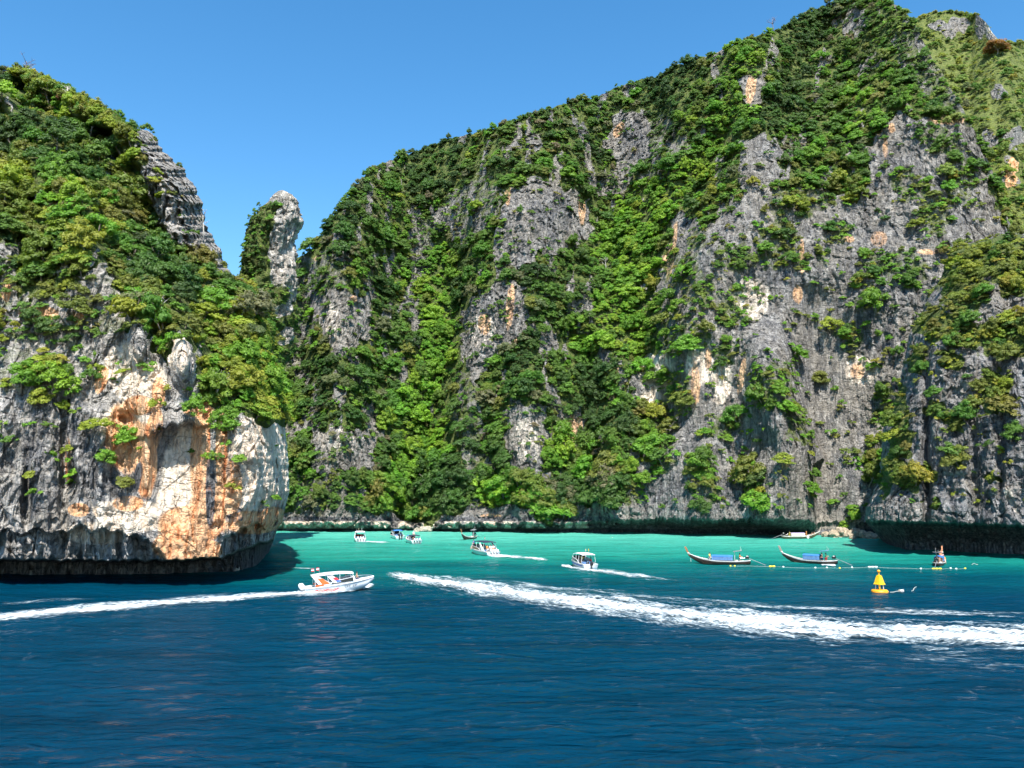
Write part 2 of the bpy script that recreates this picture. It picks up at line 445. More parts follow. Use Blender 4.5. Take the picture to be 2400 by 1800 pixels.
M_VEG = [(1815, 905, 62, 75, 20), (1865, 990, 32, 55, 10), (1700, 1000, 60, 30, -20), (1640, 1090, 45, 40, 0), (1720, 600, 55, 42, -15), (1640, 560, 40, 40, 0),
         (1850, 480, 60, 60, 0), (1820, 570, 55, 70, 20), (1900, 470, 75, 40, -15), (1960, 540, 40, 28, 0), (1600, 640, 60, 60, 30), (1560, 780, 70, 70, 0), (1640, 690, 60, 45, 0), (1720, 720, 60, 50, 20),
         (1990, 790, 45, 35, 20), (2130, 440, 60, 40, 30), (2060, 620, 50, 45, 0), (2120, 640, 60, 60, 0), (2190, 500, 50, 60, 0), (2250, 420, 50, 70, 0), (2030, 700, 40, 40, 0),
         (2050, 1080, 35, 70, 10), (2075, 960, 35, 60, 0), (1545, 1060, 50, 60, 0), (1480, 1150, 40, 50, 0), (1655, 1150, 35, 55, 10), (1775, 1150, 30, 55, -10), (2005, 1205, 18, 22, 0),
         (1580, 930, 50, 70, 0), (1510, 990, 45, 50, 0), (2200, 330, 60, 40, 30), (1975, 330, 45, 25, 0), (1690, 420, 40, 50, 0), (1880, 1020, 20, 30, 0), (1700, 830, 45, 30, 0), (1640, 800, 35, 30, 0),
         (1880, 610, 20, 30, 0), (1930, 610, 22, 22, 0), (1745, 1090, 20, 25, 0), (1900, 1140, 18, 25, 0)]
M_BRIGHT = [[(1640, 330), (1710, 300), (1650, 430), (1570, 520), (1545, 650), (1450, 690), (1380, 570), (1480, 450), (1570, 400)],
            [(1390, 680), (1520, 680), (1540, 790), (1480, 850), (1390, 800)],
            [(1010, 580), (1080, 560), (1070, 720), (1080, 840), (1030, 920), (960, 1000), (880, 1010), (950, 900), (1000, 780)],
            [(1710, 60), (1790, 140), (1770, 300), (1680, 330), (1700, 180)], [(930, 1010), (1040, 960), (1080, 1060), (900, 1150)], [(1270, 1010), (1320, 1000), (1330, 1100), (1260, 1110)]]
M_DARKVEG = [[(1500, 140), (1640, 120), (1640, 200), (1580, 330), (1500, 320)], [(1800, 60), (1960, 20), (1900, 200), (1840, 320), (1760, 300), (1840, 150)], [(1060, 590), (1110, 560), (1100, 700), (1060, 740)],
             [(960, 320), (1120, 300), (1060, 450), (940, 480)], [(1340, 860), (1430, 850), (1420, 1000), (1350, 1000)], [(1030, 1060), (1120, 1040), (1120, 1200), (960, 1200)], [(700, 540), (790, 430), (790, 540), (720, 580)]]  # darker leaf tints; in the gullies they stand in for shade
R_VEG = [(2230, 640, 60, 50, -20), (2320, 600, 110, 55, -8), (2180, 760, 60, 45, 20), (2250, 770, 50, 45, 0), (2330, 800, 70, 40, 15), (2380, 790, 60, 60, 0), (2330, 920, 45, 55, 0), (2100, 950, 35, 55, 0), (2110, 1030, 40, 50, 10),
         (2130, 1115, 45, 35, 0), (2170, 1110, 35, 22, 0), (2260, 700, 60, 40, 0), (2380, 660, 60, 40, 0), (2240, 985, 25, 30, 0), (2190, 960, 20, 25, 0), (2075, 1130, 18, 40, 0), (2230, 840, 30, 25, 0), (2150, 850, 25, 30, 0), (2240, 1080, 22, 18, 0), (2330, 1120, 25, 12, 0), (2185, 1180, 18, 12, 0)]

def mask(x, y, polys, jit=14.0, seed=3):
    P = np.stack([x / 26.0, y / 26.0, np.zeros_like(x)], -1)
    jx = x + jit * 2 * noise3(P, seed); jy = y + jit * 2 * noise3(P + 31.7, seed)
    m = np.zeros(x.shape)
    for p in polys: m = np.maximum(m, inpoly(jx, jy, p))
    return m
def emask(x, y, els):
    P = np.stack([x / 22.0, y / 22.0, np.zeros_like(x)], -1)
    jx = x + 22 * noise3(P, 5); jy = y + 22 * noise3(P + 31.7, 5)
    m = np.zeros(x.shape)
    for e in els: m = np.maximum(m, ell(jx, jy, e))
    return m

def veg_left(x, y):
    v = 1 - mask(x, y, L_ROCK)
    half = mask(x, y, L_HALF)
    v = np.where(half > 0, np.minimum(v, 0.38), v)
    gap = fbm(np.stack([x / 40.0, y / 60.0, x * 0], -1), 3, 16)
    return np.where((gap > 0.5) & (y < 900), np.minimum(v, 0.4), v)
def veg_main(x, y):
    rock = mask(x, y, M_ROCK); half = mask(x, y, M_HALF)
    v = 1 - rock
    v = np.where(half > 0, np.minimum(v, 0.5), v)
    gap = fbm(np.stack([x / 34.0, y / 95.0, x * 0], -1), 3, 15)
    lush = np.zeros(x.shape)
    for p in M_BRIGHT + M_DARKVEG: lush = np.maximum(lush, inpoly(x, y, p))
    thr = 0.16 + 0.5 * lush + 0.25 * sstep(950, 1050, y) * ((x > 880) & (x < 1480)) + 0.12 * ((y < 350) & (x > 1600))
    v = np.where((gap > thr) & (y < 1190), np.minimum(v, 0.32), v)
    return np.maximum(v, 0.50 * emask(x, y, M_VEG))
def veg_right(x, y):
    return np.maximum(0.06, 0.92 * emask(x, y, R_VEG))

SHEETS = {}
def finish_sheet(key, name, X, Y, D, veg, warm, cream, dark, mat, disp, label, back='top', extra=None):
    """displace, close behind, build the mesh; X, Y pixels, D depth, rows from the water up"""
    P = pt(X, Y, D)
    d = disp(P, X, Y, veg)
    D2 = D - d
    P = pt(X, Y, D2)
    nr, nc = X.shape
    A = {'veg': veg, 'warm': warm, 'cream': cream, 'dark': dark}
    A = {k: np.asarray(np.broadcast_to(v, X.shape), float) for k, v in A.items()}
    SHEETS[key] = dict(X=X, Y=Y, P=P, veg=A['veg'])
    # rounded crest and rear slope
    rows = [P]; ar = {k: [v] for k, v in A.items()}
    top = P[-1]; hd = top[:, :2] / np.linalg.norm(top[:, :2], axis=1, keepdims=True)
    for dd, dz in ((2, 0.0), (6, -2.5), (14, -8), (30, -22), (60, -50), (110, -110)):
        q = top.copy(); q[:, :2] += hd * dd; q[:, 2] = np.maximum(q[:, 2] + dz, -3)
        rows.append(q[None])
        for k in ar: ar[k].append(A[k][-1:][:, :])
    V = np.concatenate(rows, 0)
    AA = {k: np.concatenate(v, 0) for k, v in ar.items()}
    if back in ('right', 'left'):
        # the side that turns away from the viewer
        e = V[:, -1]; hd = e[:, :2] / np.linalg.norm(e[:, :2], axis=1, keepdims=True)
        side = np.stack([-hd[:, 1], hd[:, 0]], 1) * (1 if back == 'right' else -1)
        ex = []
        for dd, sd in ((3, 0.2), (10, 2.0), (24, 8.0), (50, 22.0)):
            q = e.copy(); q[:, :2] += hd * dd + side * sd; ex.append(q[:, None])
        V = np.concatenate([V] + ex, 1)
        AA = {k: np.concatenate([v] + [v[:, -1:]] * 4, 1) for k, v in AA.items()}
    nr, nc = V.shape[:2]
    F = gridfaces(nr, nc)
    if back == 'left': F = F[:, ::-1]
    me = npmesh(name, V.reshape(-1, 3), F, mat, False, {k: v.ravel() for k, v in AA.items()})
    o = link(name, me)
    tag(o, label, None, None, 'structure')
    return o

def crag(P, veg, rib=1.0, block=1.0, fine=1.0, seed=0):
    """relief of a limestone face, metres outward: buttresses, flutes, blocks, ledges"""
    rk = np.clip(1.15 - veg, 0.25, 1)
    big = fbm(P / np.array([34.0, 34.0, 48.0]), 3, seed + 1) * 4.5
    fl = (ridged(P / np.array([7.5, 7.5, 34.0]), 3, seed + 11) * 1.2 + ridged(P / np.array([2.6, 2.6, 16.0]), 2, seed + 15) * 0.65) * rib
    warp = np.stack([noise3(P / 9.0, seed + 21), noise3(P / 9.0 + 5, seed + 22), noise3(P / 9.0 + 9, seed + 23)], -1) * 2.0
    f1, e, cv = worley((P + warp * 1.3) / np.array([3.6, 3.6, 8.5]), seed + 31)
    bl = (cv - 0.5) * 1.5 * sstep(0.0, 0.10, e) - (1 - sstep(0.0, 0.07, e)) * 0.30
    f1, e2, cv2 = worley((P + warp * 0.8) / np.array([1.4, 1.4, 2.6]), seed + 41)
    bl2 = (cv2 - 0.5) * 0.75 - (1 - sstep(0.0, 0.08, e2)) * 0.12
    zz = P[..., 2] + 0.16 * P[..., 0] + 2.0 * fbm(P / 20.0, 2, seed + 51)
    led = np.abs(((zz / 4.3) % 1.0) - 0.5) * 2; led = (sstep(0.0, 0.35, led) - 0.7) * 0.9
    fi = (fbm(P / np.array([0.9, 0.9, 1.5]), 2, seed + 61) * 0.5 + ridged(P / np.array([2.2, 2.2, 9.0]), 2, seed + 65) * 0.45) * fine
    return big + rk * (fl + block * (bl + bl2 + 0.22 * led) + fi)

# -------- left headland
def xr_left(y):
    y = y - 9 * (1 - sstep(500, 700, y))
    return lerp_tab([(150, 50), (168, 62), (176, 95), (200, 140), (212, 168), (228, 200), (262, 235), (272, 262), (288, 300), (296, 345), (310, 362), (340, 378), (365, 405), (385, 425), (420, 452), (470, 474),
                     (520, 482), (560, 505), (600, 522), (622, 532), (645, 548), (660, 572), (700, 604), (745, 628), (800, 646), (850, 655), (900, 662), (1000, 668), (1080, 676), (1150, 678), (1200, 666), (1225, 662), (1240, 650), (1270, 640), (1295, 630), (1400, 630)], y)
nc, nr = 430, 540
yrow = np.linspace(1362, 166, nr)
u = np.linspace(0, 1, nc) ** 0.97
XR = xr_left(yrow) + 4.5 * noise3(np.stack([yrow / 14.0, yrow * 0, yrow * 0 + 3], -1), 2) * (yrow < 1180) + (9 * noise3(np.stack([yrow / 24.0, yrow * 0, yrow * 0 + 8], -1), 6) + 6 * noise3(np.stack([yrow / 8.0, yrow * 0, yrow * 0 + 9], -1), 7)) * sstep(250, 290, yrow) * sstep(660, 620, yrow)
XL = -300.0
Lx = XL + (XR[:, None] - XL) * u[None, :]
Ly = np.repeat(yrow[:, None], nc, 1)
Lveg = veg_left(Lx, Ly)
ylip1 = lerp_tab([(-300, 1250), (0, 1247), (150, 1240), (230, 1232), (300, 1250), (345, 1262), (385, 1300), (410, 1318), (500, 1318), (520, 1268), (560, 1238), (620, 1226), (680, 1212)], Lx)
ylip1 = ylip1 + 26 * noise3(np.stack([Lx / 34.0, Lx * 0, Lx * 0], -1), 8) + 5 * noise3(np.stack([Lx / 9.0, Lx * 0, Lx * 0], -1), 9)
ylip2 = np.minimum(lerp_tab([(-300, 1312), (0, 1310), (400, 1312), (520, 1304), (580, 1282), (640, 1262), (680, 1250)], Lx) + 7 * noise3(np.stack([Lx / 22.0, Lx * 0, Lx * 0], -1), 12), 1325)
Dface = lerp_tab([(-300, 113), (0, 112), (200, 111.5), (300, 110.5), (420, 110), (480, 110.5), (560, 113), (620, 119), (650, 126), (700, 135)], Lx)
Dfoot = lerp_tab([(-300, 129), (0, 128.5), (300, 128), (540, 131), (600, 141), (630, 163), (700, 185)], Lx)
tmap = 1.12 + (1 - boxblur(boxblur(Lveg, 12, 0), 12, 1)) * 5.0
tmap *= 1 + 0.35 * fbm(np.stack([Lx / 90, Ly / 90, Lx * 0], -1), 2, 77)
low = sstep(1000, 940, Ly)
tmap = np.where(Ly > 960, 14.0, tmap)
iface = int(np.argmin(np.abs(yrow - 1240)))
LD = np.zeros_like(Lx)
LD[iface:] = integrate(Ly[iface:], Dface[iface], tmap[iface:])
LD[:iface] = Dface[:iface]
LD = boxblur(LD, 8, 1)
s1 = sstep(0, 7, Ly - ylip1); s2 = sstep(0, 6, Ly - ylip2)
LD = LD + s1 * (3.0 + 1.2 * noise3(np.stack([Lx / 22, Lx * 0, Lx * 0], -1), 4)) * (1 - sstep(375, 405, Lx) * (1 - sstep(505, 530, Lx)))
LD = LD * (1 - s2) + s2 * np.maximum(Dfoot, LD + 4)
# scooped hollow in the orange wall, with a hanging brow above it
hx = (Lx - 425) / np.where(Lx < 425, 78.0, 58.0); hy = (Ly - 1040) / np.where(Ly < 1040, 80.0, 250.0)
hol = np.clip(1 - hx * hx - hy * hy, 0, 1)
hol = hol * hol * (3 - 2 * hol) * 0.8 + hol * 0.2
browy = 992 + 0.35 * np.clip(425 - Lx, 0, 200) + 0.10 * np.clip(Lx - 425, 0, 200) + 14 * noise3(np.stack([Lx / 24, Lx * 0, Lx * 0], -1), 14) + 6 * noise3(np.stack([Lx / 8, Lx * 0, Lx * 0], -1), 15)
LD = LD + hol * 2.2 * sstep(-10, 10, Ly - browy)
brow = np.exp(-((Lx - 415) / 75.0) ** 2) * sstep(-70, -4, Ly - browy) * (1 - sstep(-4, 5, Ly - browy))
LD = LD - 2.4 * brow
# ribs framing it and the two pinnacles
for cx, cy, w_, h_, a_ in ((345, 1060, 16, 110, 2.2), (325, 800, 26, 60, 5.0), (428, 845, 30, 70, 5.5), (585, 1080, 60, 120, 2.5), (235, 1120, 26, 110, 2.2), (345, 940, 40, 70, 2.5)):
    LD = LD - a_ * np.exp(-((Lx - cx) / w_) ** 2 - ((Ly - cy) / h_) ** 2)
for cx, cy, w_, h_, a_ in ((150, 1090, 14, 170, 3.0), (168, 1130, 11, 26, 3.0), (62, 1180, 10, 70, 2.5), (300, 985, 30, 30, 2.0), (480, 960, 20, 40, 2.0)):
    LD = LD + a_ * np.exp(-((Lx - cx) / w_) ** 2 - ((Ly - cy) / h_) ** 2)
e_ = np.clip(1 - (XR[:, None] - Lx) / 70.0, 0, 1)
LD = LD + (20 - 14 * sstep(880, 1010, Ly)) * (1 - np.sqrt(np.maximum(0, 1 - e_ ** 2.2)))
EL = np.stack([Lx, Ly, Lx * 0], -1)
warmL = np.zeros_like(Lx)
for e in ((290, 1030, 45, 90, -8), (340, 1080, 30, 100, 0), (470, 1060, 26, 130, 3), (500, 1190, 60, 60, 0), (590, 1225, 70, 30, 0), (420, 1280, 70, 40, 0), (372, 920, 18, 40, 0), (238, 890, 16, 36, 15),
          (325, 950, 40, 26, 0), (470, 960, 45, 22, 0), (545, 1140, 26, 70, 0), (480, 1290, 45, 30, 0), (90, 735, 50, 20, 0), (160, 1080, 8, 60, 0), (185, 1195, 28, 18, 0), (300, 1180, 40, 20, 0), (15, 680, 12, 30, 0), (640, 1215, 40, 30, 0), (186, 745, 14, 12, 0), (300, 1040, 60, 70, -8), (520, 1060, 16, 120, 0), (450, 1230, 90, 50, 0), (360, 1010, 22, 60, 10)):
    warmL = np.maximum(warmL, ell(Lx, Ly, e))
creamL = np.zeros_like(Lx)
for e in ((430, 1100, 52, 120, 6), (345, 1060, 20, 90, 0), (300, 1000, 70, 60, 0), (400, 1190, 40, 70, 0), (640, 1080, 60, 120, -12), (330, 1210, 70, 40, 0), (290, 860, 50, 60, 0), (600, 1150, 60, 60, 0), (420, 830, 30, 50, 0), (270, 1200, 60, 30, 0), (230, 1250, 90, 30, 0), (600, 1020, 60, 50, 0), (330, 900, 70, 60, 0), (560, 1110, 50, 80, 0)):
    creamL = np.maximum(creamL, 0.95 * ell(Lx, Ly, e))
darkL = np.zeros_like(Lx)
for e in ((493, 1150, 13, 110, 0), (275, 1140, 55, 60, 0), (322, 1120, 12, 45, 10), (70, 1080, 120, 150, 0), (190, 1060, 60, 110, 0), (560, 1090, 40, 50, 20), (-100, 1080, 120, 130, 0), (390, 1020, 45, 40, 0), (120, 950, 120, 30, 0), (545, 1215, 30, 12, 0)):  # dark rock and runs; the ellipse under the brow paints its shade
    darkL = np.maximum(darkL, (0.75 if e[2] < 16 else 0.50) * ell(Lx, Ly, e))
darkL = np.maximum(darkL, 0.36 * (s1 > 0.5)); warmL *= 1 - 0.8 * s2  # shade of the recessed wall painted into the dark mask
darkL = np.maximum(darkL, s2)  # undercut shade painted dark as well, down to the water
finish_sheet('L', 'rocky_headland', Lx, Ly, LD, Lveg, warmL, creamL, darkL, M_rock_l,
             lambda P, x, y, v: crag(P, v, 0.9 + 0.4 * sstep(480, 640, x), 0.8, 1.3, 100) * (0.34 + 0.45 * sstep(40, 160, np.hypot((x - 400) / 1.0, (y - 1090) / 1.5))) * (1 + 0.6 * s1) * (1 - 0.45 * s2) * (1 + 1.1 * sstep(290, 330, x) * sstep(680, 600, y)),
             'near wooded limestone headland on the left with orange stained undercut face', 'right')

# -------- main cliff
M_RIDGE = [(480, 900), (560, 800), (600, 720), (640, 655), (690, 608), (705, 600), (730, 585), (749, 565), (760, 545), (781, 503), (803, 480), (857, 408), (890, 386), (955, 364), (1042, 328), (1096, 316), (1172, 297), (1226, 273), (1291, 254), (1345, 234),
           (1394, 230), (1421, 216), (1486, 190), (1541, 181), (1584, 153), (1628, 144), (1693, 115), (1747, 93), (1801, 78), (1834, 64), (1877, 40), (1920, 20), (1964, 4), (2040, -3), (2085, 4), (2120, 28), (2138, 46), (2165, 98), (2185, 136), (2210, 176), (2250, 242),
           (2290, 318), (2330, 410), (2352, 490), (2400, 600), (2480, 690), (2560, 720)]
nc = 760
mx = np.linspace(500, 2540, nc)
nface, nnotch = 470, 26
yf = lerp_tab([(500, 1242), (660, 1243), (900, 1243.5), (1100, 1244), (1300, 1247), (1550, 1248.5), (1800, 1252), (2000, 1256), (2540, 1262)], mx)
yl = lerp_tab([(500, 1226), (640, 1226), (860, 1228), (900, 1236), (1060, 1236), (1080, 1228), (1280, 1228), (1330, 1224), (1430, 1218), (1560, 1215), (1700, 1217), (1840, 1214), (1880, 1219), (1930, 1224), (2030, 1222), (2540, 1222)], mx)
yl = yl + 8.0 * noise3(np.stack([mx / 26, mx * 0, mx * 0], -1), 21) + 7.0 * noise3(np.stack([mx / 9, mx * 0, mx * 0], -1), 22) + 4.0 * noise3(np.stack([mx / 4, mx * 0, mx * 0], -1), 24)
yr = lerp_tab(M_RIDGE, mx) + 5 * fbm(np.stack([mx / 22, mx * 0, mx * 0 + 7], -1), 3, 23)
v = np.linspace(0, 1, nface)
My = np.concatenate([(yf + 6)[None] + (yl - yf - 6)[None] * np.linspace(0, 1, nnotch)[:-1, None], yl[None] + (yr - yl)[None] * v[:, None]], 0)
Mx = np.repeat(mx[None], My.shape[0], 0)
Mveg = veg_main(Mx, My)
Mrock = mask(Mx, My, M_ROCK)
Df = CAMH / -raydir(mx, yf)[1]
Dl = Df - lerp_tab([(500, 3.0), (860, 2.5), (1000, 2.0), (1280, 3.0), (1430, 6), (1560, 8), (1860, 8), (1910, 2), (2050, 1), (2100, 5), (2540, 8)], mx)
sm = boxblur(boxblur(Mveg, 14, 0), 14, 1)
tmap = 1.42 + (1 - sm) * 4.2
tmap *= 1 + 0.35 * fbm(np.stack([Mx / 80, My / 80, Mx * 0], -1), 2, 78)
# the upper hill on the right lies back, the lower wall stands upright
tmap = np.where(My > 1120, np.maximum(tmap, 3.2), tmap)
fr = My[nnotch - 1:]
MDf = integrate(fr, Dl, tmap[nnotch - 1:])
MDf = boxblur(boxblur(MDf, 22, 1), 22, 1)
w = np.linspace(0, 1, nnotch)[:-1, None]
MD = np.concatenate([Df[None] * (1 - w ** 3) + MDf[0][None] * w ** 3, MDf], 0)
# plan form: gullies and spurs running up the face
gul = np.zeros_like(Mx)
for pts_, wd, am in ((((1930, 1230), (1925, 950), (1905, 760)), 45, 4.0),                      # smooth recessed slab
                     (((1560, 1000), (1500, 760), (1600, 480), (1700, 300)), 55, 9.0),
                     (((960, 1200), (1010, 980), (1070, 780), (1060, 600)), 45, 9.0),
                     (((1370, 1100), (1400, 900), (1330, 760)), 40, 7.0),
                     (((1110, 1190), (1130, 1000)), 40, 5.0),
                     (((1860, 320), (1850, 180), (1960, 40)), 40, 7.0), (((1560, 330), (1530, 200)), 40, 8.0), (((700, 900), (720, 640)), 30, 6.0)):
    py = np.array([p[1] for p in pts_][::-1], float); px_ = np.array([p[0] for p in pts_][::-1], float)
    cx = np.interp(My, py, px_)
    env = sstep(py[0] - 60, py[0] + 40, My) * (1 - sstep(py[-1] - 30, py[-1] + 60, My)) if py[-1] < 1200 else sstep(py[0] - 140, py[0] + 120, My)
    gul += am * np.exp(-((Mx - cx) / wd) ** 2) * env
spur = np.zeros_like(Mx)
for pts_, wd, am in ((((1800, 1230), (1850, 1040), (1810, 880), (1770, 780)), 60, 9.0), (((1640, 1200), (1640, 900), (1660, 560)), 70, 6.0), (((1240, 1200), (1240, 900), (1240, 500)), 60, 6.0),
                     (((800, 1210), (790, 950), (800, 700), (850, 480)), 70, 8.0), (((1450, 1190), (1440, 1000)), 50, 5.0), (((1100, 900), (1150, 640)), 40, 5.0)):
    py = np.array([p[1] for p in pts_][::-1], float); px_ = np.array([p[0] for p in pts_][::-1], float)
    cx = np.interp(My, py, px_)
    spur += am * np.exp(-((Mx - cx) / wd) ** 2) * sstep(py[0] - 80, py[0] + 40, My)
# one hard edge: the block that stands proud of the slab and ends in an overhang
edge = np.interp(My, [760, 870, 960, 1040, 1075, 1090, 1250], [1840, 1850, 1890, 1915, 1930, 1905, 1912])
blk = (1 - sstep(-3, 4, Mx - edge)) * sstep(-160, -60, Mx - edge) * sstep(800, 900, My)
MD = MD + (gul - spur - 4.5 * blk) * sstep(1262, 1215, My)
slab = np.exp(-((Mx - np.interp(My, [620, 900, 1220], [1905, 1945, 1965])) / 48.0) ** 4) * sstep(640, 720, My)
warmM = np.zeros_like(Mx)
for e in ((1195, 720, 11, 60, 3), (1135, 760, 18, 30, 0), (1190, 450, 9, 40, 0), (1364, 490, 10, 45, 0), (1760, 205, 14, 45, 8), (1450, 305, 12, 24, 30), (1345, 1010, 28, 45, 0), (1575, 590, 10, 80, 8), (2060, 300, 10, 22, 0), (2090, 300, 10, 14, 0),
          (2075, 345, 8, 30, 0), (2220, 280, 55, 14, 0), (2060, 560, 24, 22, 0), (2180, 590, 40, 8, 0), (1870, 690, 14, 26, 0), (1738, 880, 10, 50, 10), (1840, 1090, 10, 14, 0), (1630, 900, 14, 60, 0), (1560, 600, 8, 40, 0), (1150, 1210, 30, 8, 0), (1200, 690, 8, 30, 0),
          (1440, 880, 10, 30, 10), (2010, 870, 20, 24, 0), (1230, 800, 30, 14, 0), (740, 600, 10, 14, 0), (830, 700, 10, 10, 0), (1660, 840, 10, 30, 0), (1990, 560, 16, 10, 0), (1880, 600, 8, 50, 0)):
    warmM = np.maximum(warmM, ell(Mx, My, e))
creamM = np.zeros_like(Mx)
for e in ((1690, 900, 30, 60, 10), (1540, 870, 50, 60, 0), (1240, 1030, 40, 70, 0), (1530, 940, 40, 30, 0), (2020, 870, 50, 40, 0), (1640, 860, 40, 50, 0), (1130, 780, 40, 50, 0), (770, 760, 40, 60, 0), (1950, 330, 30, 20, 0), (1760, 700, 50, 60, 0), (790, 1030, 60, 40, 0), (1330, 1000, 40, 40, 0)):
    creamM = np.maximum(creamM, (0.62 if e[0] > 1480 else 0.45) * ell(Mx, My, e))
warmM = warmM * 0.60
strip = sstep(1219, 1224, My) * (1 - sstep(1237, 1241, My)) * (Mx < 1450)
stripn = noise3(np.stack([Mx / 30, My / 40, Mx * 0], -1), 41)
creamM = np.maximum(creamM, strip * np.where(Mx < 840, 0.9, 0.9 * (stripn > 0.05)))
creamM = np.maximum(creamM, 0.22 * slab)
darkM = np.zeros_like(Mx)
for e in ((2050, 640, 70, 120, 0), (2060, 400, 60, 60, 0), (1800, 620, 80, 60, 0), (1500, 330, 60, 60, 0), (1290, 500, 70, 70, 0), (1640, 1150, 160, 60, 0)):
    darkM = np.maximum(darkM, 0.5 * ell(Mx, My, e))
darkM = np.maximum(darkM, 0.72 * sstep(1208, 1212, My) * (1 - sstep(1220, 1224, My)) * (Mx < 1450)); darkM = np.maximum(darkM, sstep(1239, 1242, My))  # shade of the recess and waterline notch painted as dark bands
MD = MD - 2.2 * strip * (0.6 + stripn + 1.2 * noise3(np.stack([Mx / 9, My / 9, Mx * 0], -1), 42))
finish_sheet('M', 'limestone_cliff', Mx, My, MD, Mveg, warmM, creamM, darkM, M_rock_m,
             lambda P, x, y, vv: crag(P, vv, 1.0, 1.0 - 0.45 * sstep(1450, 1600, x), 1.0 - 0.45 * sstep(1450, 1600, x), 200) * (1 - 0.8 * slab) * (0.75 + 0.25 * sstep(1240, 1205, y)),
             'tall forested limestone cliff behind the turquoise bay', 'top')

# -------- right buttress, nearer than the main cliff
def xl_right(y):
    return lerp_tab([(522, 2545), (530, 2470), (542, 2400), (556, 2320), (575, 2262), (597, 2222), (645, 2208), (713, 2168), (781, 2132), (850, 2118), (916, 2105), (1007, 2069), (1120, 2062), (1188, 2031), (1219, 2027), (1235, 2040), (1273, 2073), (1330, 2090)], y)
nc, nr = 215, 330
yrow = np.linspace(1318, 524, nr)
XLr = xl_right(yrow) + 5 * noise3(np.stack([yrow / 15.0, yrow * 0, yrow * 0 + 3], -1), 32) * (yrow < 1190)
Rx = 2560 + (XLr[:, None] - 2560) * (np.linspace(0, 1, nc) ** 0.97)[None, :]
Ry = np.repeat(yrow[:, None], nc, 1)
Rveg = veg_right(Rx, Ry)
ylip = lerp_tab([(2027, 1219), (2170, 1222), (2400, 1230), (2560, 1234)], Rx) + 4 * noise3(np.stack([Rx / 24, Rx * 0, Rx * 0], -1), 33) + 4 * noise3(np.stack([Rx / 10, Rx * 0, Rx * 0], -1), 34) + 2 * noise3(np.stack([Rx / 4, Rx * 0, Rx * 0], -1), 35)
Dface = lerp_tab([(2027, 172), (2060, 167), (2120, 161), (2250, 155), (2400, 150), (2560, 147)], Rx)
Dfoot = lerp_tab([(2027, 200), (2073, 188), (2123, 177), (2260, 169), (2400, 163), (2560, 158)], Rx)
tmap = 2.1 + (1 - boxblur(boxblur(Rveg, 10, 0), 10, 1)) * 3.5
tmap = np.where(Ry > 1000, 9.0, tmap); tmap = np.where(Ry < 640, 1.2, tmap)
i0 = int(np.argmin(np.abs(yrow - 1215)))
RD = np.zeros_like(Rx); RD[i0:] = integrate(Ry[i0:], Dface[i0], tmap[i0:]); RD[:i0] = Dface[:i0]
RD = boxblur(RD, 8, 1)
s2 = sstep(0, 9, Ry - ylip); s3 = sstep(0, 55, Ry - ylip)
RD = RD * (1 - s2) + s2 * (RD + (np.maximum(Dfoot - RD, 5)) * (0.62 + 0.38 * s3))
e_ = np.clip(1 - (Rx - XLr[:, None]) / 60.0, 0, 1)
RD = RD + 12 * (1 - np.sqrt(np.maximum(0, 1 - e_ ** 2.2)))
for cx, wd, am, y0 in ((2172, 10, 3.0, 820), (2285, 14, 2.2, 930), (2345, 9, 1.5, 780)):
    RD = RD + am * np.exp(-((Rx - cx - 14 * noise3(np.stack([Ry / 60, Ry * 0, Ry * 0 + cx], -1), 3)) / wd) ** 2) * sstep(y0 - 60, y0 + 60, Ry) * (1 - s2)
warmR = np.zeros_like(Rx); creamR = np.zeros_like(Rx)
for e in ((2365, 1160, 10, 60, -25), (2250, 1080, 12, 40, -20)): creamR = np.maximum(creamR, 0.5 * ell(Rx, Ry, e))
darkR = np.maximum(0.5 * ell(Rx, Ry, (2330, 1050, 140, 110, 0)), s2)  # dark grey patch of rock, plus undercut shade painted in
finish_sheet('R', 'rock_buttress', Rx, Ry, RD, Rveg, warmR, creamR, darkR, M_rock_r,
             lambda P, x, y, vv: crag(P, vv, 0.9, 1.5, 1.4, 300) * 0.62 * (1 - 0.5 * s2),
             'dark grey fluted rock buttress with a deep undercut at the right edge', 'left')

# -------- hill behind the spur, upper right
B_RIDGE = [(2040, 130), (2080, 95), (2110, 64), (2135, 48), (2165, 32), (2200, 26), (2232, 23), (2262, 33), (2290, 33), (2312, 54), (2328, 80), (2346, 98), (2368, 102), (2400, 98), (2480, 80), (2560, 70)]
nc, nr = 190, 260
bx = np.linspace(2040, 2550, nc)
yr = lerp_tab(B_RIDGE, bx) + 4 * fbm(np.stack([bx / 18, bx * 0, bx * 0 + 9], -1), 3, 43)
By = 760 + (yr - 760)[None] * np.linspace(0, 1, nr)[:, None]; Bx = np.repeat(bx[None], nr, 0)
Bveg = np.ones_like(Bx)
for e in ((2320, 60, 40, 40, 40), (2240, 60, 30, 25, 0), (2200, 60, 30, 14, 0), (2345, 220, 25, 18, 0), (2395, 320, 40, 30, 0), (2370, 400, 22, 50, 0), (2320, 330, 25, 30, 0)):
    Bveg = np.minimum(Bveg, 1 - 0.95 * emask(Bx, By, [e]))
tmap = 1.25 + (1 - boxblur(boxblur(Bveg, 8, 0), 8, 1)) * 2.5
BD = integrate(By, np.full(nc, 262.0), tmap); BD = boxblur(BD, 8, 1)
warmB = 0.9 * ell(Bx, By, (2372, 405, 18, 45, 10)); creamB = 0.8 * ell(Bx, By, (2330, 60, 25, 25, 0))
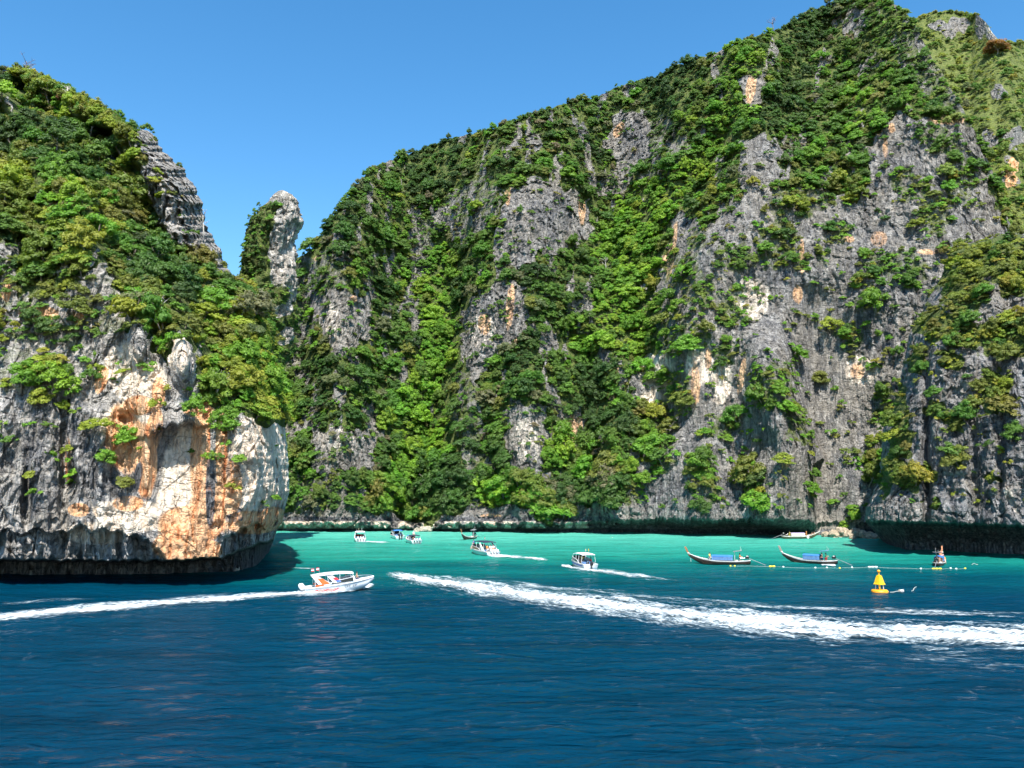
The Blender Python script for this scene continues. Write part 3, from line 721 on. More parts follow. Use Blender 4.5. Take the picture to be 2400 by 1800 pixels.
finish_sheet('B', 'grassy_hill', Bx, By, BD, Bveg, warmB, creamB, 0 * Bx, M_rock_b, lambda P, x, y, vv: crag(P, vv, 0.8, 0.8, 1.0, 400) * 0.7,
             'pale green grassy hill rising behind the spur at the upper right', 'top')

# -------- free standing rock pillar
PL = [(446, 660), (450, 652), (458, 642), (481, 624), (504, 608), (563, 582), (600, 575), (640, 572), (700, 572), (800, 582), (900, 590), (1300, 585)]
PR = [(446, 664), (450, 672), (457, 681), (478, 698), (521, 705), (543, 698), (586, 693), (628, 691), (699, 690), (756, 687), (800, 676), (850, 662), (900, 640), (1300, 625)]
nr, nc = 250, 150
prow = np.concatenate([np.linspace(1230, 900, 12)[:-1], np.linspace(900, 446, nr - 11)])
xl_, xr_ = lerp_tab(PL, prow), lerp_tab(PR, prow)
Dc = 186.0
cxy = pt((xl_ + xr_) / 2, prow, np.full(len(prow), Dc)); hw = (xr_ - xl_) / 2 / FPX * Dc
th = np.linspace(0, 2 * math.pi, nc, endpoint=False)
PP = cxy[:, None, :] + np.stack([hw[:, None] * np.cos(th), 0.85 * hw[:, None] * np.sin(th), 0 * hw[:, None] * th], -1)
nrm = np.stack([np.cos(th), np.sin(th), 0 * th], -1)[None]
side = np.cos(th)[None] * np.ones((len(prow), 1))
pveg = sstep(0.30, 0.05, side + 0.25 * noise3(PP / 3.0, 51)) * sstep(475, 500, prow)[:, None]
low = sstep(640, 720, prow)[:, None]
pveg = np.maximum(pveg, low * 0.9 * (noise3(PP / 4.0, 52) > -0.1))
f1, e1, cv = worley(PP / np.array([1.5, 1.5, 2.3]), 53)
f1, e2, cv2 = worley(PP / np.array([0.7, 0.7, 1.0]), 54)
dd = 2.0 * fbm(PP / np.array([4.0, 4.0, 7.0]), 3, 55) + 0.9 * (cv - 0.5) - 0.55 * (1 - sstep(0, 0.16, e1)) + 0.25 * (cv2 - 0.5) - 0.10 * (1 - sstep(0, 0.2, e2)) + 0.5 * ridged(PP / np.array([1.1, 1.1, 4.0]), 2, 56)
PP = PP + nrm * dd[..., None] * np.minimum(1, hw[:, None, None] / 2.5) * (0.35 + 0.65 * sstep(446, 520, prow))[:, None, None]
top = PP[-1].mean(0); PPc = np.concatenate([PP, np.repeat(top[None, None], nc, 1)], 0)
pv = np.concatenate([pveg, pveg[-1:]], 0)
me = npmesh('rock_pillar', PPc.reshape(-1, 3), gridfaces(len(PPc), nc, True), M_rock_p, True,
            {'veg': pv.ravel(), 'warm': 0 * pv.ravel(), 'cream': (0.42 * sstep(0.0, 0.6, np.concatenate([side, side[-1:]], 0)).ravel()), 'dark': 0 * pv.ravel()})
tag(link('rock_pillar', me), 'slender pale rock pillar standing in the gap beside the left headland', None, None, 'structure')
SHEETS['P'] = dict(X=None, P=PP, veg=pveg)

# ---------------------------------------------------------------- water
def water_material():
    m, nt, b = newmat('sea_water'); k = NB(nt)
    co = k.coord()
    sep = k.n('ShaderNodeSeparateXYZ'); k.l(co, sep.inputs[0])
    # depth of the bay: the shelf of pale sand begins some 130 m out
    wob = k.math('MULTIPLY', k.math('SUBTRACT', k.noise(k.mapping((0.012, 0.030, 0.0)), 1.0, 4, 0.6), 0.5), 70.0)
    wob2 = k.math('MULTIPLY', k.math('SUBTRACT', k.noise(k.mapping((0.03, 0.16, 0.0), loc=(5, 2, 0)), 1.0, 4, 0.6), 0.5), 26.0)
    # the shelf edge follows the land on the left
    lx = k.math('MULTIPLY', k.math('MINIMUM', k.math('ADD', sep.outputs[0], 38.0), 0.0), -0.9)
    d = k.math('SUBTRACT', k.math('ADD', k.math('ADD', sep.outputs[1], wob), wob2), lx)
    f = k.math('DIVIDE', k.math('SUBTRACT', d, 40.0), 210.0, clamp=True)
    colr = k.ramp(f, [(0.0, (0.0002, 0.0255, 0.054)), (0.26, (0.0002, 0.0310, 0.060)), (0.36, (0.0004, 0.052, 0.072)), (0.46, (0.002, 0.098, 0.098)), (0.56, (0.010, 0.185, 0.145)), (0.72, (0.036, 0.275, 0.210)), (0.95, (0.078, 0.37, 0.285))])
    patch = k.noise(k.mapping((0.05, 0.22, 0.0), loc=(1, 9, 0)), 1.0, 4, 0.6)
    reef = k.ramp(patch, [(0.34, 0.74), (0.48, 0.97), (0.72, 1.15)])
    c = k.mix(1.0, colr, reef, 'MULTIPLY')
    k.l(c, b.inputs['Base Color'])
    b.inputs['Roughness'].default_value = 0.06
    b.inputs['IOR'].default_value = 1.333
    b.inputs['Specular IOR Level'].default_value = 0.0
    n1 = k.noise(k.mapping((0.32, 0.75, 0.0)), 1.0, 3, 0.55, 0.5)
    n2 = k.noise(k.mapping((1.1, 2.2, 0.0), rot=(0, 0, R(14))), 1.0, 3, 0.5, 0.3)
    n3 = k.noise(k.mapping((2.6, 4.4, 0.0), rot=(0, 0, R(-17))), 1.0, 4, 0.65, 0.5)
    bm_ = k.bump(n1, 0.9, 0.85); bm_ = k.bump(n2, 0.60, 0.22, bm_); bm_ = k.bump(n3, 0.75, 0.13, bm_)
    k.l(bm_, b.inputs['Normal'])
    gl = k.n('ShaderNodeBsdfGlossy'); gl.inputs['Roughness'].default_value = 0.05; k.l(bm_, gl.inputs['Normal'])
    fr = k.n('ShaderNodeFresnel'); fr.inputs['IOR'].default_value = 1.25; k.l(bm_, fr.inputs['Normal'])
    mx = k.n('ShaderNodeMixShader'); k.l(k.math('MULTIPLY', fr.outputs[0], 0.48), mx.inputs[0]); k.l(b.outputs[0], mx.inputs[1]); k.l(gl.outputs[0], mx.inputs[2])
    k.l(mx.outputs[0], nt.nodes['Material Output'].inputs[0])
    return m
M_water = water_material()
def wave(x, y):
    P = np.stack([x, y, np.zeros_like(x)], -1)
    z = 0.16 * noise3(P * np.array([0.09, 0.20, 1]) + 3.3, 61) + 0.10 * noise3(P * np.array([0.25, 0.45, 1]), 62) + 0.05 * noise3(P * np.array([0.6, 0.95, 1]), 63)
    return z
azs = np.radians(np.concatenate([np.linspace(-75, -36, 24)[:-1], np.linspace(-36, 36, 470), np.linspace(36, 75, 24)[1:]]))
rads = np.concatenate([np.array([2.0, 8.0, 16.0, 24.0]), np.geomspace(30, 300, 560), np.array([350, 450, 700, 1200, 2500, 6000])])
AZ, RR = np.meshgrid(azs, rads)
wx, wy = RR * np.sin(AZ), RR * np.cos(AZ)
wz = wave(wx, wy) * (RR < 300) * sstep(20, 32, RR)
sea = link('sea', npmesh('sea', np.stack([wx, wy, wz], -1).reshape(-1, 3), gridfaces(len(rads), len(azs)), M_water, True))
tag(sea, 'sea surface, deep blue in front turning turquoise in the bay', None, None, 'structure')
def wz_at(x, y): return float(wave(np.array([x]), np.array([y]))[0])

# ---------------------------------------------------------------- wakes and foam
def foam_material():
    m, nt, b = newmat('foam'); k = NB(nt)
    co = k.coord()
    den = k.attr('den').outputs['Fac']; uv = k.attr('fuv').outputs['Vector']
    n1 = k.noise(k.mapping((0.7, 2.6, 1.0), src=uv), 1.0, 6, 0.72, 0.8)
    n2 = k.noise(k.mapping((4.5, 8.0, 1.0), src=uv), 1.0, 4, 0.7, 0.6)
    nn = k.math('ADD', k.math('MULTIPLY', n1, 0.62), k.math('MULTIPLY', n2, 0.38)); nn = k.math('ADD', k.math('MULTIPLY', nn, 3.0), -1.0)
    a = k.math('SUBTRACT', k.math('ADD', nn, den), 0.98)
    alpha = k.ramp(a, [(0.0, 0), (0.18, 0.22), (0.42, 0.62), (0.75, 1.0)])
    col = k.mix(k.ramp(a, [(0.0, 0), (0.6, 1)]), (0.40, 0.56, 0.62), (0.80, 0.82, 0.83))
    k.l(col, b.inputs['Base Color']); b.inputs['Roughness'].default_value = 0.7; b.inputs['Specular IOR Level'].default_value = 0.2
    k.l(alpha, b.inputs['Alpha'])
    k.l(k.bump(nn, 0.7, 0.25), b.inputs['Normal'])
    return m
M_foam = foam_material()
def wake(label, upper, lower, peak=1.0, lift=0.25, nu=260, nv=26, fade=(0.0, 0.0), seed=0, soft=1.0):
    """a churned strip on the water between two pixel lines"""
    up = np.array(upper, float); lo = np.array(lower, float)
    s = np.linspace(0, 1, nu)
    def res(a):
        d = np.concatenate([[0], np.cumsum(np.hypot(*np.diff(a, axis=0).T))]); d /= d[-1]
        return np.interp(s, d, a[:, 0]), np.interp(s, d, a[:, 1])
    ux, uy = res(up); lx, ly = res(lo)
    t = np.linspace(0, 1, nv)
    X = ux[:, None] + (lx - ux)[:, None] * t; Y = uy[:, None] + (ly - uy)[:, None] * t
    a, b = raydir(X, Y); D = -CAMH / b
    wx, wy = a * D, D
    ln = np.concatenate([[0], np.cumsum(np.hypot(np.diff(wx[:, nv // 2]), np.diff(wy[:, nv // 2])))])
    wid = np.hypot(wx[:, -1] - wx[:, 0], wy[:, -1] - wy[:, 0])
    cu = np.repeat(ln[:, None], nv, 1); cvv = wid[:, None] * (t - 0.5)[None]
    prof = (1 - np.abs(2 * t - 1)) ** (0.75 * soft)
    fd = (sstep(0, max(fade[0], 1e-3), s) if fade[0] else 1) * ((1 - sstep(1 - max(fade[1], 1e-3), 1, s)) if fade[1] else 1)
    wob = 0.30 * noise3(np.stack([cu / 9, cvv / 2.2, cu * 0 + seed], -1), 71 + seed) + 0.22 * noise3(np.stack([cu / 2.5, cvv / 1.0, cu * 0 + seed], -1), 81 + seed)
    den = prof[None] * (1.25 * peak * (fd[:, None] if hasattr(fd, 'shape') else fd)) + wob
    den = den - 0.5 * ((np.abs(t - 0.5) > 0.49)[None])
    zz = wave(wx, wy) + 0.03 + lift * np.clip(den, 0, 1.2) * (0.6 + 0.8 * np.abs(noise3(np.stack([wx / 1.6, wy / 1.6, wx * 0], -1), 72)) + 0.5 * noise3(np.stack([wx / 0.5, wy / 0.5, wx * 0], -1), 73))
    zz = np.maximum(zz, wave(wx, wy) + 0.02)
    fuv = np.stack([cu * 0.5, cvv * 0.5, cu * 0 + seed * 3.1], -1)
    me = npmesh('wake_foam', np.stack([wx, wy, zz], -1).reshape(-1, 3), gridfaces(nu, nv), M_foam, True, {'den': den.ravel(), 'fuv': fuv.reshape(-1, 3)})
    return tag(link('wake_foam', me), label, 'foam', 'boat wakes on the bay', 'stuff')
S = 1.085
def sc2(a): return [(x * S, y * S) for x, y in a]
wake('broad white wake sweeping across the foreground to the right edge',
     sc2([(800, 1231), (1000, 1243), (1200, 1266), (1400, 1284), (1600, 1304), (1800, 1322), (2000, 1334), (2120, 1334), (2330, 1342), (2700, 1364), (3200, 1390)]),
     sc2([(795, 1241), (950, 1283), (1100, 1316), (1300, 1348), (1500, 1374), (1650, 1398), (1900, 1411), (2330, 1432), (2700, 1458), (3200, 1500)]), 0.80, 0.45, 760, 46, (0.03, 0.12), 1)
wake('lacy spray along the far edge of the broad wake', sc2([(900, 1236), (1100, 1254), (1400, 1280), (1700, 1304), (2330, 1322), (2700, 1345)]), sc2([(900, 1252), (1100, 1276), (1400, 1300), (1700, 1324), (2330, 1346), (2700, 1370)]), 0.55, 0.25, 480, 18, (0.1, 0.2), 2)
wake('glinting thin foam below the broad wake at the right', sc2([(1880, 1392), (2060, 1402), (2330, 1418)]), sc2([(1960, 1440), (2120, 1456), (2330, 1475)]), 0.40, 0.02, 160, 22, (0.15, 0), 3, 1.6)  # glints on the water put into this strip's pale colour
wake('white wake trailing left behind the orange marked speedboat', sc2([(690, 1272), (560, 1277), (400, 1286), (150, 1304), (-90, 1330), (-500, 1378)]), sc2([(690, 1286), (560, 1299), (400, 1314), (200, 1330), (-90, 1360), (-500, 1420)]), 0.84, 0.22, 520, 26, (0.0, 0.3), 4)
wake('thin streak of foam above the left wake', sc2([(240, 1289), (120, 1292), (-40, 1305)]), sc2([(240, 1296), (120, 1301), (-40, 1318)]), 0.45, 0.04, 150, 12, (0.3, 0.2), 5)
wake('bow wave along the hull of the orange marked speedboat', [(690, 1378), (760, 1381), (820, 1377), (882, 1367)], [(690, 1404), (760, 1401), (820, 1392), (888, 1375)], 0.95, 0.30, 90, 16, (0.05, 0.1), 6)
wake('short white wake behind the dark roofed speedboat', [(1150, 1297), (1215, 1302), (1300, 1312)], [(1145, 1307), (1215, 1312), (1300, 1319)], 0.9, 0.18, 120, 14, (0.0, 0.3), 7)
wake('foam trail behind the white roofed speedboat', [(1345, 1326), (1400, 1328), (1460, 1338), (1540, 1350), (1640, 1362)], [(1330, 1338), (1400, 1349), (1460, 1356), (1540, 1364), (1640, 1372)], 0.72, 0.16, 190, 16, (0.0, 0.5), 8)
wake('bow splash left of the white roofed speedboat', [(1312, 1322), (1335, 1322)], [(1312, 1331), (1350, 1336)], 0.9, 0.2, 40, 10, (0.2, 0.2), 9)
wake('small wake behind the leftmost of the far speedboats', [(838, 1266), (880, 1267), (930, 1270)], [(838, 1273), (880, 1274), (930, 1275)], 0.85, 0.1, 70, 10, (0.0, 0.4), 10)
wake('thin foam line on the green water under the headland', [(560, 1329), (640, 1329), (760, 1332)], [(560, 1332), (640, 1333), (760, 1335)], 0.6, 0.03, 90, 8, (0.2, 0.2), 11)
wake('foam at the stern of the longtail boat with the green shirted boatman', [(1920, 1322), (1962, 1323)], [(1925, 1327), (1965, 1328)], 0.95, 0.1, 40, 8, (0.1, 0.2), 12)
wake('sparse foam flecks left on the dark water at lower right', [(1700, 1700), (1900, 1745), (2020, 1760)], [(1690, 1725), (1880, 1775), (2000, 1780)], 0.30, 0.02, 120, 16, (0.2, 0.2), 13, 1.5)

# ---------------------------------------------------------------- trees
def leafy(nclump, nleaf, leaf, seed, flat=0.72, core=True, spread=1.0):
    """crown of radius about 1, base at z = 0: clumps of small leaf faces round a rough dome"""
    r = np.random.default_rng(seed)
    V, F, L = [], [], []
    n = 0
    cl = []
    for k in range(nclump):
        a = r.uniform(0, 2 * math.pi); q = math.sqrt(r.uniform(0, 1)); h = r.uniform(0, 1)
        rr = q * (1.0 - 0.45 * h) * spread
        cl.append((rr * math.cos(a), rr * math.sin(a), 0.25 + flat * 1.3 * h * (1 - 0.45 * q), r.uniform(0.20, 0.38), r.uniform(0, 1)))
    for cx, cy, cz, cr, cvv in cl:
        m = int(nleaf * (cr / 0.30) ** 2)
        d = r.normal(size=(m, 3)); d[:, 2] = np.abs(d[:, 2]) * 0.9 - 0.25 * r.uniform(0, 1, m); d /= np.linalg.norm(d, axis=1, keepdims=True)
        c = np.array([cx, cy, cz]) + d * np.array([cr, cr, cr * 0.72]) * r.uniform(0.75, 1.12, (m, 1))
        nn = d + r.normal(size=(m, 3)) * 0.30 + np.array([0, -0.0, 0.45]); nn /= np.linalg.norm(nn, axis=1, keepdims=True)
        t = np.cross(nn, r.normal(size=(m, 3))); t /= np.linalg.norm(t, axis=1, keepdims=True); b = np.cross(nn, t)
        s = leaf * r.uniform(0.6, 1.35, (m, 1)); s2 = s * r.uniform(0.45, 0.8, (m, 1))
        q = np.stack([c - t * s, c - b * s2 - nn * s * 0.12, c + t * s, c + b * s2 - nn * s * 0.12], 1)
        V.append(q.reshape(-1, 3)); F.append(np.arange(m * 4).reshape(-1, 4) + n); n += m * 4
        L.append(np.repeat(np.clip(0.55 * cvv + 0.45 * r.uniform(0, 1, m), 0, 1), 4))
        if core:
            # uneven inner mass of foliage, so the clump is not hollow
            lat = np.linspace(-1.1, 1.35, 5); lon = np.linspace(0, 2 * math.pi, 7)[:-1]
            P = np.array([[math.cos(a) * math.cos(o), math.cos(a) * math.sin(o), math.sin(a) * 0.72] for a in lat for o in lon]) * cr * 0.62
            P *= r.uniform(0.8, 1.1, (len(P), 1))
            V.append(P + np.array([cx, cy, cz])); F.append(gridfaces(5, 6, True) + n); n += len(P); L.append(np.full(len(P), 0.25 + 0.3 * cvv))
    return np.concatenate(V), np.concatenate(F), np.concatenate(L)
CROWNS = []
for k in range(9):
    V, F, L = leafy([26, 32, 24, 32, 28, 26, 30, 22, 28][k], 44, 0.066, 500 + k, [0.85, 1.0, 0.7, 0.95, 1.15, 0.8, 0.9, 0.65, 1.05][k], True, [1, 0.9, 1.1, 1, 0.85, 1.05, 0.95, 1.1, 0.9][k])
    CROWNS.append(npmesh('crown', V, F, M_leaf, False, {'leaf': L}))
SHRUBS = []
for k in range(5):
    V, F, L = leafy([9, 7, 11, 8, 10][k], 34, 0.11, 600 + k, [0.7, 0.9, 0.5, 0.75, 0.6][k], True)
    SHRUBS.append(npmesh('foliage', V, F, M_leaf, False, {'leaf': L}))
def trunk_mesh(seed, mat, branches=4, h=1.0, rad=0.045):
    r = random.Random(seed); m = MB()
    bend = Vector((r.uniform(-.12, .12), r.uniform(-.12, .12), 0))
    P = [Vector((0, 0, -0.5)), Vector((0, 0, 0)) + bend * 0.3, Vector((0, 0, h * 0.4)) + bend, Vector((0, 0, h * 0.75)) + bend * 0.6]
    m.tube(P, [rad * 1.3, rad, rad * 0.75, rad * 0.45], 6)
    for k in range(branches):
        a = 2 * math.pi * k / branches + r.uniform(-.4, .4); b0 = P[1].lerp(P[3], r.uniform(0.2, 0.9))
        d = Vector((math.cos(a), math.sin(a), r.uniform(0.5, 1.0))) * r.uniform(0.35, 0.6) * h
        m.tube([b0, b0 + d * 0.55 + Vector((0, 0, 0.03)), b0 + d], [rad * 0.5, rad * 0.35, rad * 0.15], 5)
    return m.mesh('trunk', mat, True)
TRUNKS = [trunk_mesh(s, M_bark) for s in range(4)]

TINT = {'dark': (0.048, 0.105, 0.026), 'deep': (0.066, 0.142, 0.028), 'mid': (0.095, 0.195, 0.030), 'bright': (0.130, 0.275, 0.028), 'lime': (0.200, 0.340, 0.032),
        'olive': (0.150, 0.190, 0.036), 'yellow': (0.235, 0.285, 0.036), 'grey': (0.150, 0.172, 0.085), 'rusty': (0.190, 0.120, 0.055), 'pale': (0.200, 0.270, 0.065)}
CNAME = {'dark': 'dark green', 'deep': 'deep green', 'mid': 'mid green', 'bright': 'bright green', 'lime': 'lime green', 'olive': 'olive green', 'yellow': 'yellowish green', 'grey': 'greyish green', 'rusty': 'rusty brown', 'pale': 'pale green'}
def pick(ws, q):
    ks = list(ws); c = np.cumsum([ws[k] for k in ks]); c = c / c[-1]
    return ks[min(int(np.searchsorted(c, q)), len(ks) - 1)]

def sample_sheet(key, step, rad, prob, seed, ymin=-60, ymax=1215):
    """jittered points on a sheet, about one per step x step pixels where trees grow"""
    s = SHEETS[key]; r = np.random.default_rng(seed)
    X, Y, P, V = s['X'], s['Y'], s['P'], s['veg']
    x0, x1 = (-290, 672) if key == 'L' else (X.min(), min(X.max(), 2520))
    gx, gy = np.meshgrid(np.arange(x0, x1, step), np.arange(max(ymin, Y.min()), min(ymax, Y.max()), step))
    gx = gx + r.uniform(-.5, .5, gx.shape) * step * 1.1; gy = gy + r.uniform(-.5, .5, gx.shape) * step * 1.1
    out = []
    # rows are (nearly) constant in pixel y only on some sheets: look the cell up column-wise
    nr, nc = X.shape
    for x, y in zip(gx.ravel(), gy.ravel()):
        if key in 'MB':
            c = int(round((x - X[0, 0]) / (X[0, 1] - X[0, 0]))); 
            if c < 2 or c >= nc - 2: continue
            col = Y[:, c]
            if y < col[-1] or y > col[0]: continue
            rr = int(np.searchsorted(-col, -y)); rr = min(max(rr, 2), nr - 3)
        else:
            rr = int(round((y - Y[0, 0]) / (Y[1, 0] - Y[0, 0]))); 
            if rr < 2 or rr >= nr - 2: continue
            row = X[rr]
            if key == 'R':
                if x < row[-1]: continue
                c = int(np.searchsorted(-row, -x))
            else:
                if x > row[-1]: continue
                c = int(np.searchsorted(row, x))
            c = min(max(c, 2), nc - 3)
        if r.uniform() > prob(V[rr, c], x, y): continue
        p = P[rr, c]; a = P[rr + 2, c] - P[rr - 2, c]; b = P[rr, c + 2] - P[rr, c - 2]
        n = np.cross(b, a); n /= np.linalg.norm(n) + 1e-9
        if n[1] > 0: n = -n
        out.append((p, n, x, y, rad * r.uniform(0.7, 1.35) * (1.18 if r.uniform() < 0.15 else 1.0), r.uniform(), r.uniform()))
    return out
def tint_for(key, x, y, q, nz):
    if key == 'L':
        w = {'dark': .10, 'deep': .16, 'mid': .2, 'olive': .26, 'yellow': .16, 'bright': .12, 'grey': .07, 'rusty': .03, 'lime': .05}
        if y > 800: w = {'mid': .3, 'bright': .3, 'yellow': .2, 'lime': .1, 'olive': .2}
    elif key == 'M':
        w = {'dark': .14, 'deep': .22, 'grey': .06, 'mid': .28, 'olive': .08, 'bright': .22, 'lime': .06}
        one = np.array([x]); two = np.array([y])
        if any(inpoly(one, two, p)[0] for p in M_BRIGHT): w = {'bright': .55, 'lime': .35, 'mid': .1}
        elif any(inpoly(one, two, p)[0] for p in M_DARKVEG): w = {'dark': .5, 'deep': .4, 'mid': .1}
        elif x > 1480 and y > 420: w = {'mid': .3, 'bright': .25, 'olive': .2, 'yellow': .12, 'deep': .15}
        elif x > 2050: w = {'deep': .2, 'mid': .3, 'bright': .2, 'pale': .3}
    elif key == 'R': w = {'mid': .25, 'olive': .35, 'yellow': .25, 'deep': .15}
    elif key == 'B': w = {'pale': .45, 'yellow': .15, 'mid': .25, 'grey': .15}
    else: w = {'deep': .3, 'mid': .4, 'bright': .2, 'olive': .1}
    k = pick(w, np.clip(q * 0.55 + 0.45 * (0.5 + nz), 0, 0.999))
    return k

TREES = []                                # (key, pos, normal, px, py, radius, tint name, spin)
pL = lambda v, x, y: 0.97 if v > 0.7 else (0.09 if v > 0.2 else ((0.07 if y < 700 else 0.02) if y < 1150 else 0))
pM = lambda v, x, y: 0.96 if v > 0.7 else ((0.20 if x < 1500 else 0.30) if v > 0.3 else (0.012 if y < 1190 else 0))
pR = lambda v, x, y: 0.9 if v > 0.5 else (0.02 if y < 1190 else 0)
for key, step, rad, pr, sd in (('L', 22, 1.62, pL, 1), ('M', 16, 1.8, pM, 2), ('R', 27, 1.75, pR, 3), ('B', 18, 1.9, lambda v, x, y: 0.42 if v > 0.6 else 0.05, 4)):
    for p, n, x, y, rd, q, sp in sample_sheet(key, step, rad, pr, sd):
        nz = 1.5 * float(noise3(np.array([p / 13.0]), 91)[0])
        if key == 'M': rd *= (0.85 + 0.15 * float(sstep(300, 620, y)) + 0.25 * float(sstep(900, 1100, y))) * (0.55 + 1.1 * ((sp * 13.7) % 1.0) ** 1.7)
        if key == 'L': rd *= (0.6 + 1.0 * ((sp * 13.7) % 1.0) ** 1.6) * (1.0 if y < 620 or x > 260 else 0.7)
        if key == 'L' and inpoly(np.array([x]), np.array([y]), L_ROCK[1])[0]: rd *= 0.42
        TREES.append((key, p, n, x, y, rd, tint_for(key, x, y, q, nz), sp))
# crowns breaking the skyline
rS = np.random.default_rng(21)
for key in 'LMB':
    s_ = SHEETS[key]; Pm, Xm, Ym, Vm = s_['P'], s_['X'], s_['Y'], s_['veg']
    seq = [(i, Xm.shape[1] - 4) for i in range(Xm.shape[0] - 3) if Ym[i, -1] < 985] if key == 'L' else [(Xm.shape[0] - 3, j) for j in range(3, Xm.shape[1] - 3)]
    last = None
    for i, j in seq:
        x, y = Xm[i, j], Ym[i, j]
        if last and math.hypot(x - last[0], y - last[1]) < (13 if key == 'L' else 11): continue
        last = (x, y)
        if (key == 'L' and 290 < y < 660 and rS.uniform() < 0.8) or (Vm[i, j] < 0.2 and rS.uniform() < 0.85) or (Vm[i, j] < 0.6 and rS.uniform() < 0.6) or rS.uniform() < 0.22 or (key == 'B' and rS.uniform() < 0.5): continue
        TREES.append((key, Pm[i, j] + np.array([0, 0, -0.5]), np.array([0.1, -0.3, 0.9]), x, y, rS.uniform(0.9, 1.9) if Vm[i, j] > 0.6 else rS.uniform(0.5, 0.9), tint_for(key, x, y, rS.uniform(), 0.0), rS.uniform()))
sL = SHEETS['L']
topi = np.nonzero((sL['Y'][:, 0] < 330) | ((sL['Y'][:, 0] > 640) & (sL['Y'][:, 0] < 960)))[0]
for k in range(420):
    i = int(topi[rS.integers(0, len(topi))]) if k % 2 else int(sL['X'].shape[0] - 5 - rS.integers(0, 75)); i = min(i, sL['X'].shape[0] - 5); j = sL['X'].shape[1] - int(rS.integers(4, 34))
    x, y = sL['X'][i, j], sL['Y'][i, j]
    if not (y < 330 or 640 < y < 960) or sL['veg'][i, j] < 0.6 or x < -60: continue
    TREES.append(('L', sL['P'][i, j] + np.array([0, 0, -0.4]), np.array([0.1, -0.5, 0.8]), x, y, rS.uniform(0.8, 1.6), tint_for('L', x, y, rS.uniform(), 0.0), rS.uniform()))
SHR = []
for key, step, rad, pr, sd in (('L', 17, 0.95, lambda v, x, y: 0.45 if v > 0.7 else (0.32 if v > 0.2 else ((0.16 if y < 700 else 0.035) if y < 1190 else 0)), 11), ('M', 13.5, 1.1, lambda v, x, y: (0.95 if y < 620 else 0.45) if v > 0.7 else (0.6 if v > 0.3 else ((0.10 if x > 1480 else 0.28) if y < 1200 else 0)), 12),
                               ('R', 14, 0.85, lambda v, x, y: 0.8 if v > 0.5 else (0.07 if y < 1190 else 0), 13), ('B', 11, 1.0, lambda v, x, y: 0.95 if v > 0.6 else 0.25, 14)):
    for p, n, x, y, rd, q, sp in sample_sheet(key, step, rad, pr, sd):
        nz = float(noise3(np.array([p / 14.0]), 92)[0])
        SHR.append((key, p, n, x, y, rd, tint_for(key, x, y, q, nz), sp))
pp = SHEETS['P']; rP = np.random.default_rng(5)
for k in range(1500):
    i, j = rP.integers(12, pp['P'].shape[0] - 6), rP.integers(0, pp['P'].shape[1])
    if pp['veg'][i, j] > 0.5 and rP.uniform() < 0.75:
        a = 2 * math.pi * j / pp['P'].shape[1]
        SHR.append(('P', pp['P'][i, j], np.array([math.cos(a), math.sin(a), 0.2]), 630, 600, rP.uniform(0.45, 0.95), pick({'deep': .3, 'mid': .45, 'bright': .25}, rP.uniform()), rP.uniform()))

def crown_xf(t, squash=1.0):
    key, p, n, x, y, rd, tn, sp = t
    up = np.array([n[0] * 0.55, n[1] * 0.55, 1.0]); up /= np.linalg.norm(up)
    q = Vector((0, 0, 1)).rotation_difference(Vector(up)).to_matrix() @ Matrix.Rotation(sp * 6.2832, 3, 'Z')
    base = np.asarray(p) + np.asarray(n) * rd * 0.25 - np.array([0, 0, 0.15 * rd])
    return Vector(base), q.to_euler()
def vary(c, sp):
    h = (sp * 7.13) % 1.0; g = (sp * 3.71) % 1.0
    return (c[0] * (0.85 + 0.35 * h), c[1] * (0.88 + 0.24 * g), c[2] * (0.85 + 0.3 * h))

app = sorted(range(len(TREES)), key=lambda i: -(TREES[i][5] / TREES[i][1][1]) if (-20 < TREES[i][3] < 2420 and -10 < TREES[i][4] < 1230) else 0)
big = app[:296]; rest = app[296:]
ORD = ['first', 'second', 'third', 'fourth', 'fifth', 'sixth', 'seventh', 'eighth', 'ninth', 'tenth', 'eleventh', 'twelfth', 'thirteenth', 'fourteenth', 'fifteenth', 'sixteenth', 'seventeenth', 'eighteenth', 'nineteenth', 'twentieth', 'twenty-first', 'twenty-second', 'twenty-third', 'twenty-fourth']
def zone(key, x, y):
    if key == 'L':
        v = 'near the crest' if y < 330 else 'on the upper slope' if y < 450 else 'at mid slope' if y < 570 else 'on the lower slope' if y < 700 else 'above the rock face' if y < 830 else 'on bare rock'
        h = 'far left on' if x < 110 else 'left on' if x < 260 else 'right on' if x < 420 else 'far right on'
        return f'{v} {h} the headland'
    if key == 'M':
        h = 'left part' if x < 1050 else 'middle' if x < 1480 else 'right part'
        v = 'high' if y < 480 else 'halfway up' if y < 850 else 'low'
        return f'{v} on the {h} of the tall cliff'
    if key == 'R': return ('high' if y < 760 else 'halfway up' if y < 950 else 'low') + ' on the dark right buttress'
    return 'on the pale grassy hill at upper right'
cells = {}
for i in big: cells.setdefault((TREES[i][6], zone(TREES[i][0], TREES[i][3], TREES[i][4])), []).append(i)
protos = {}
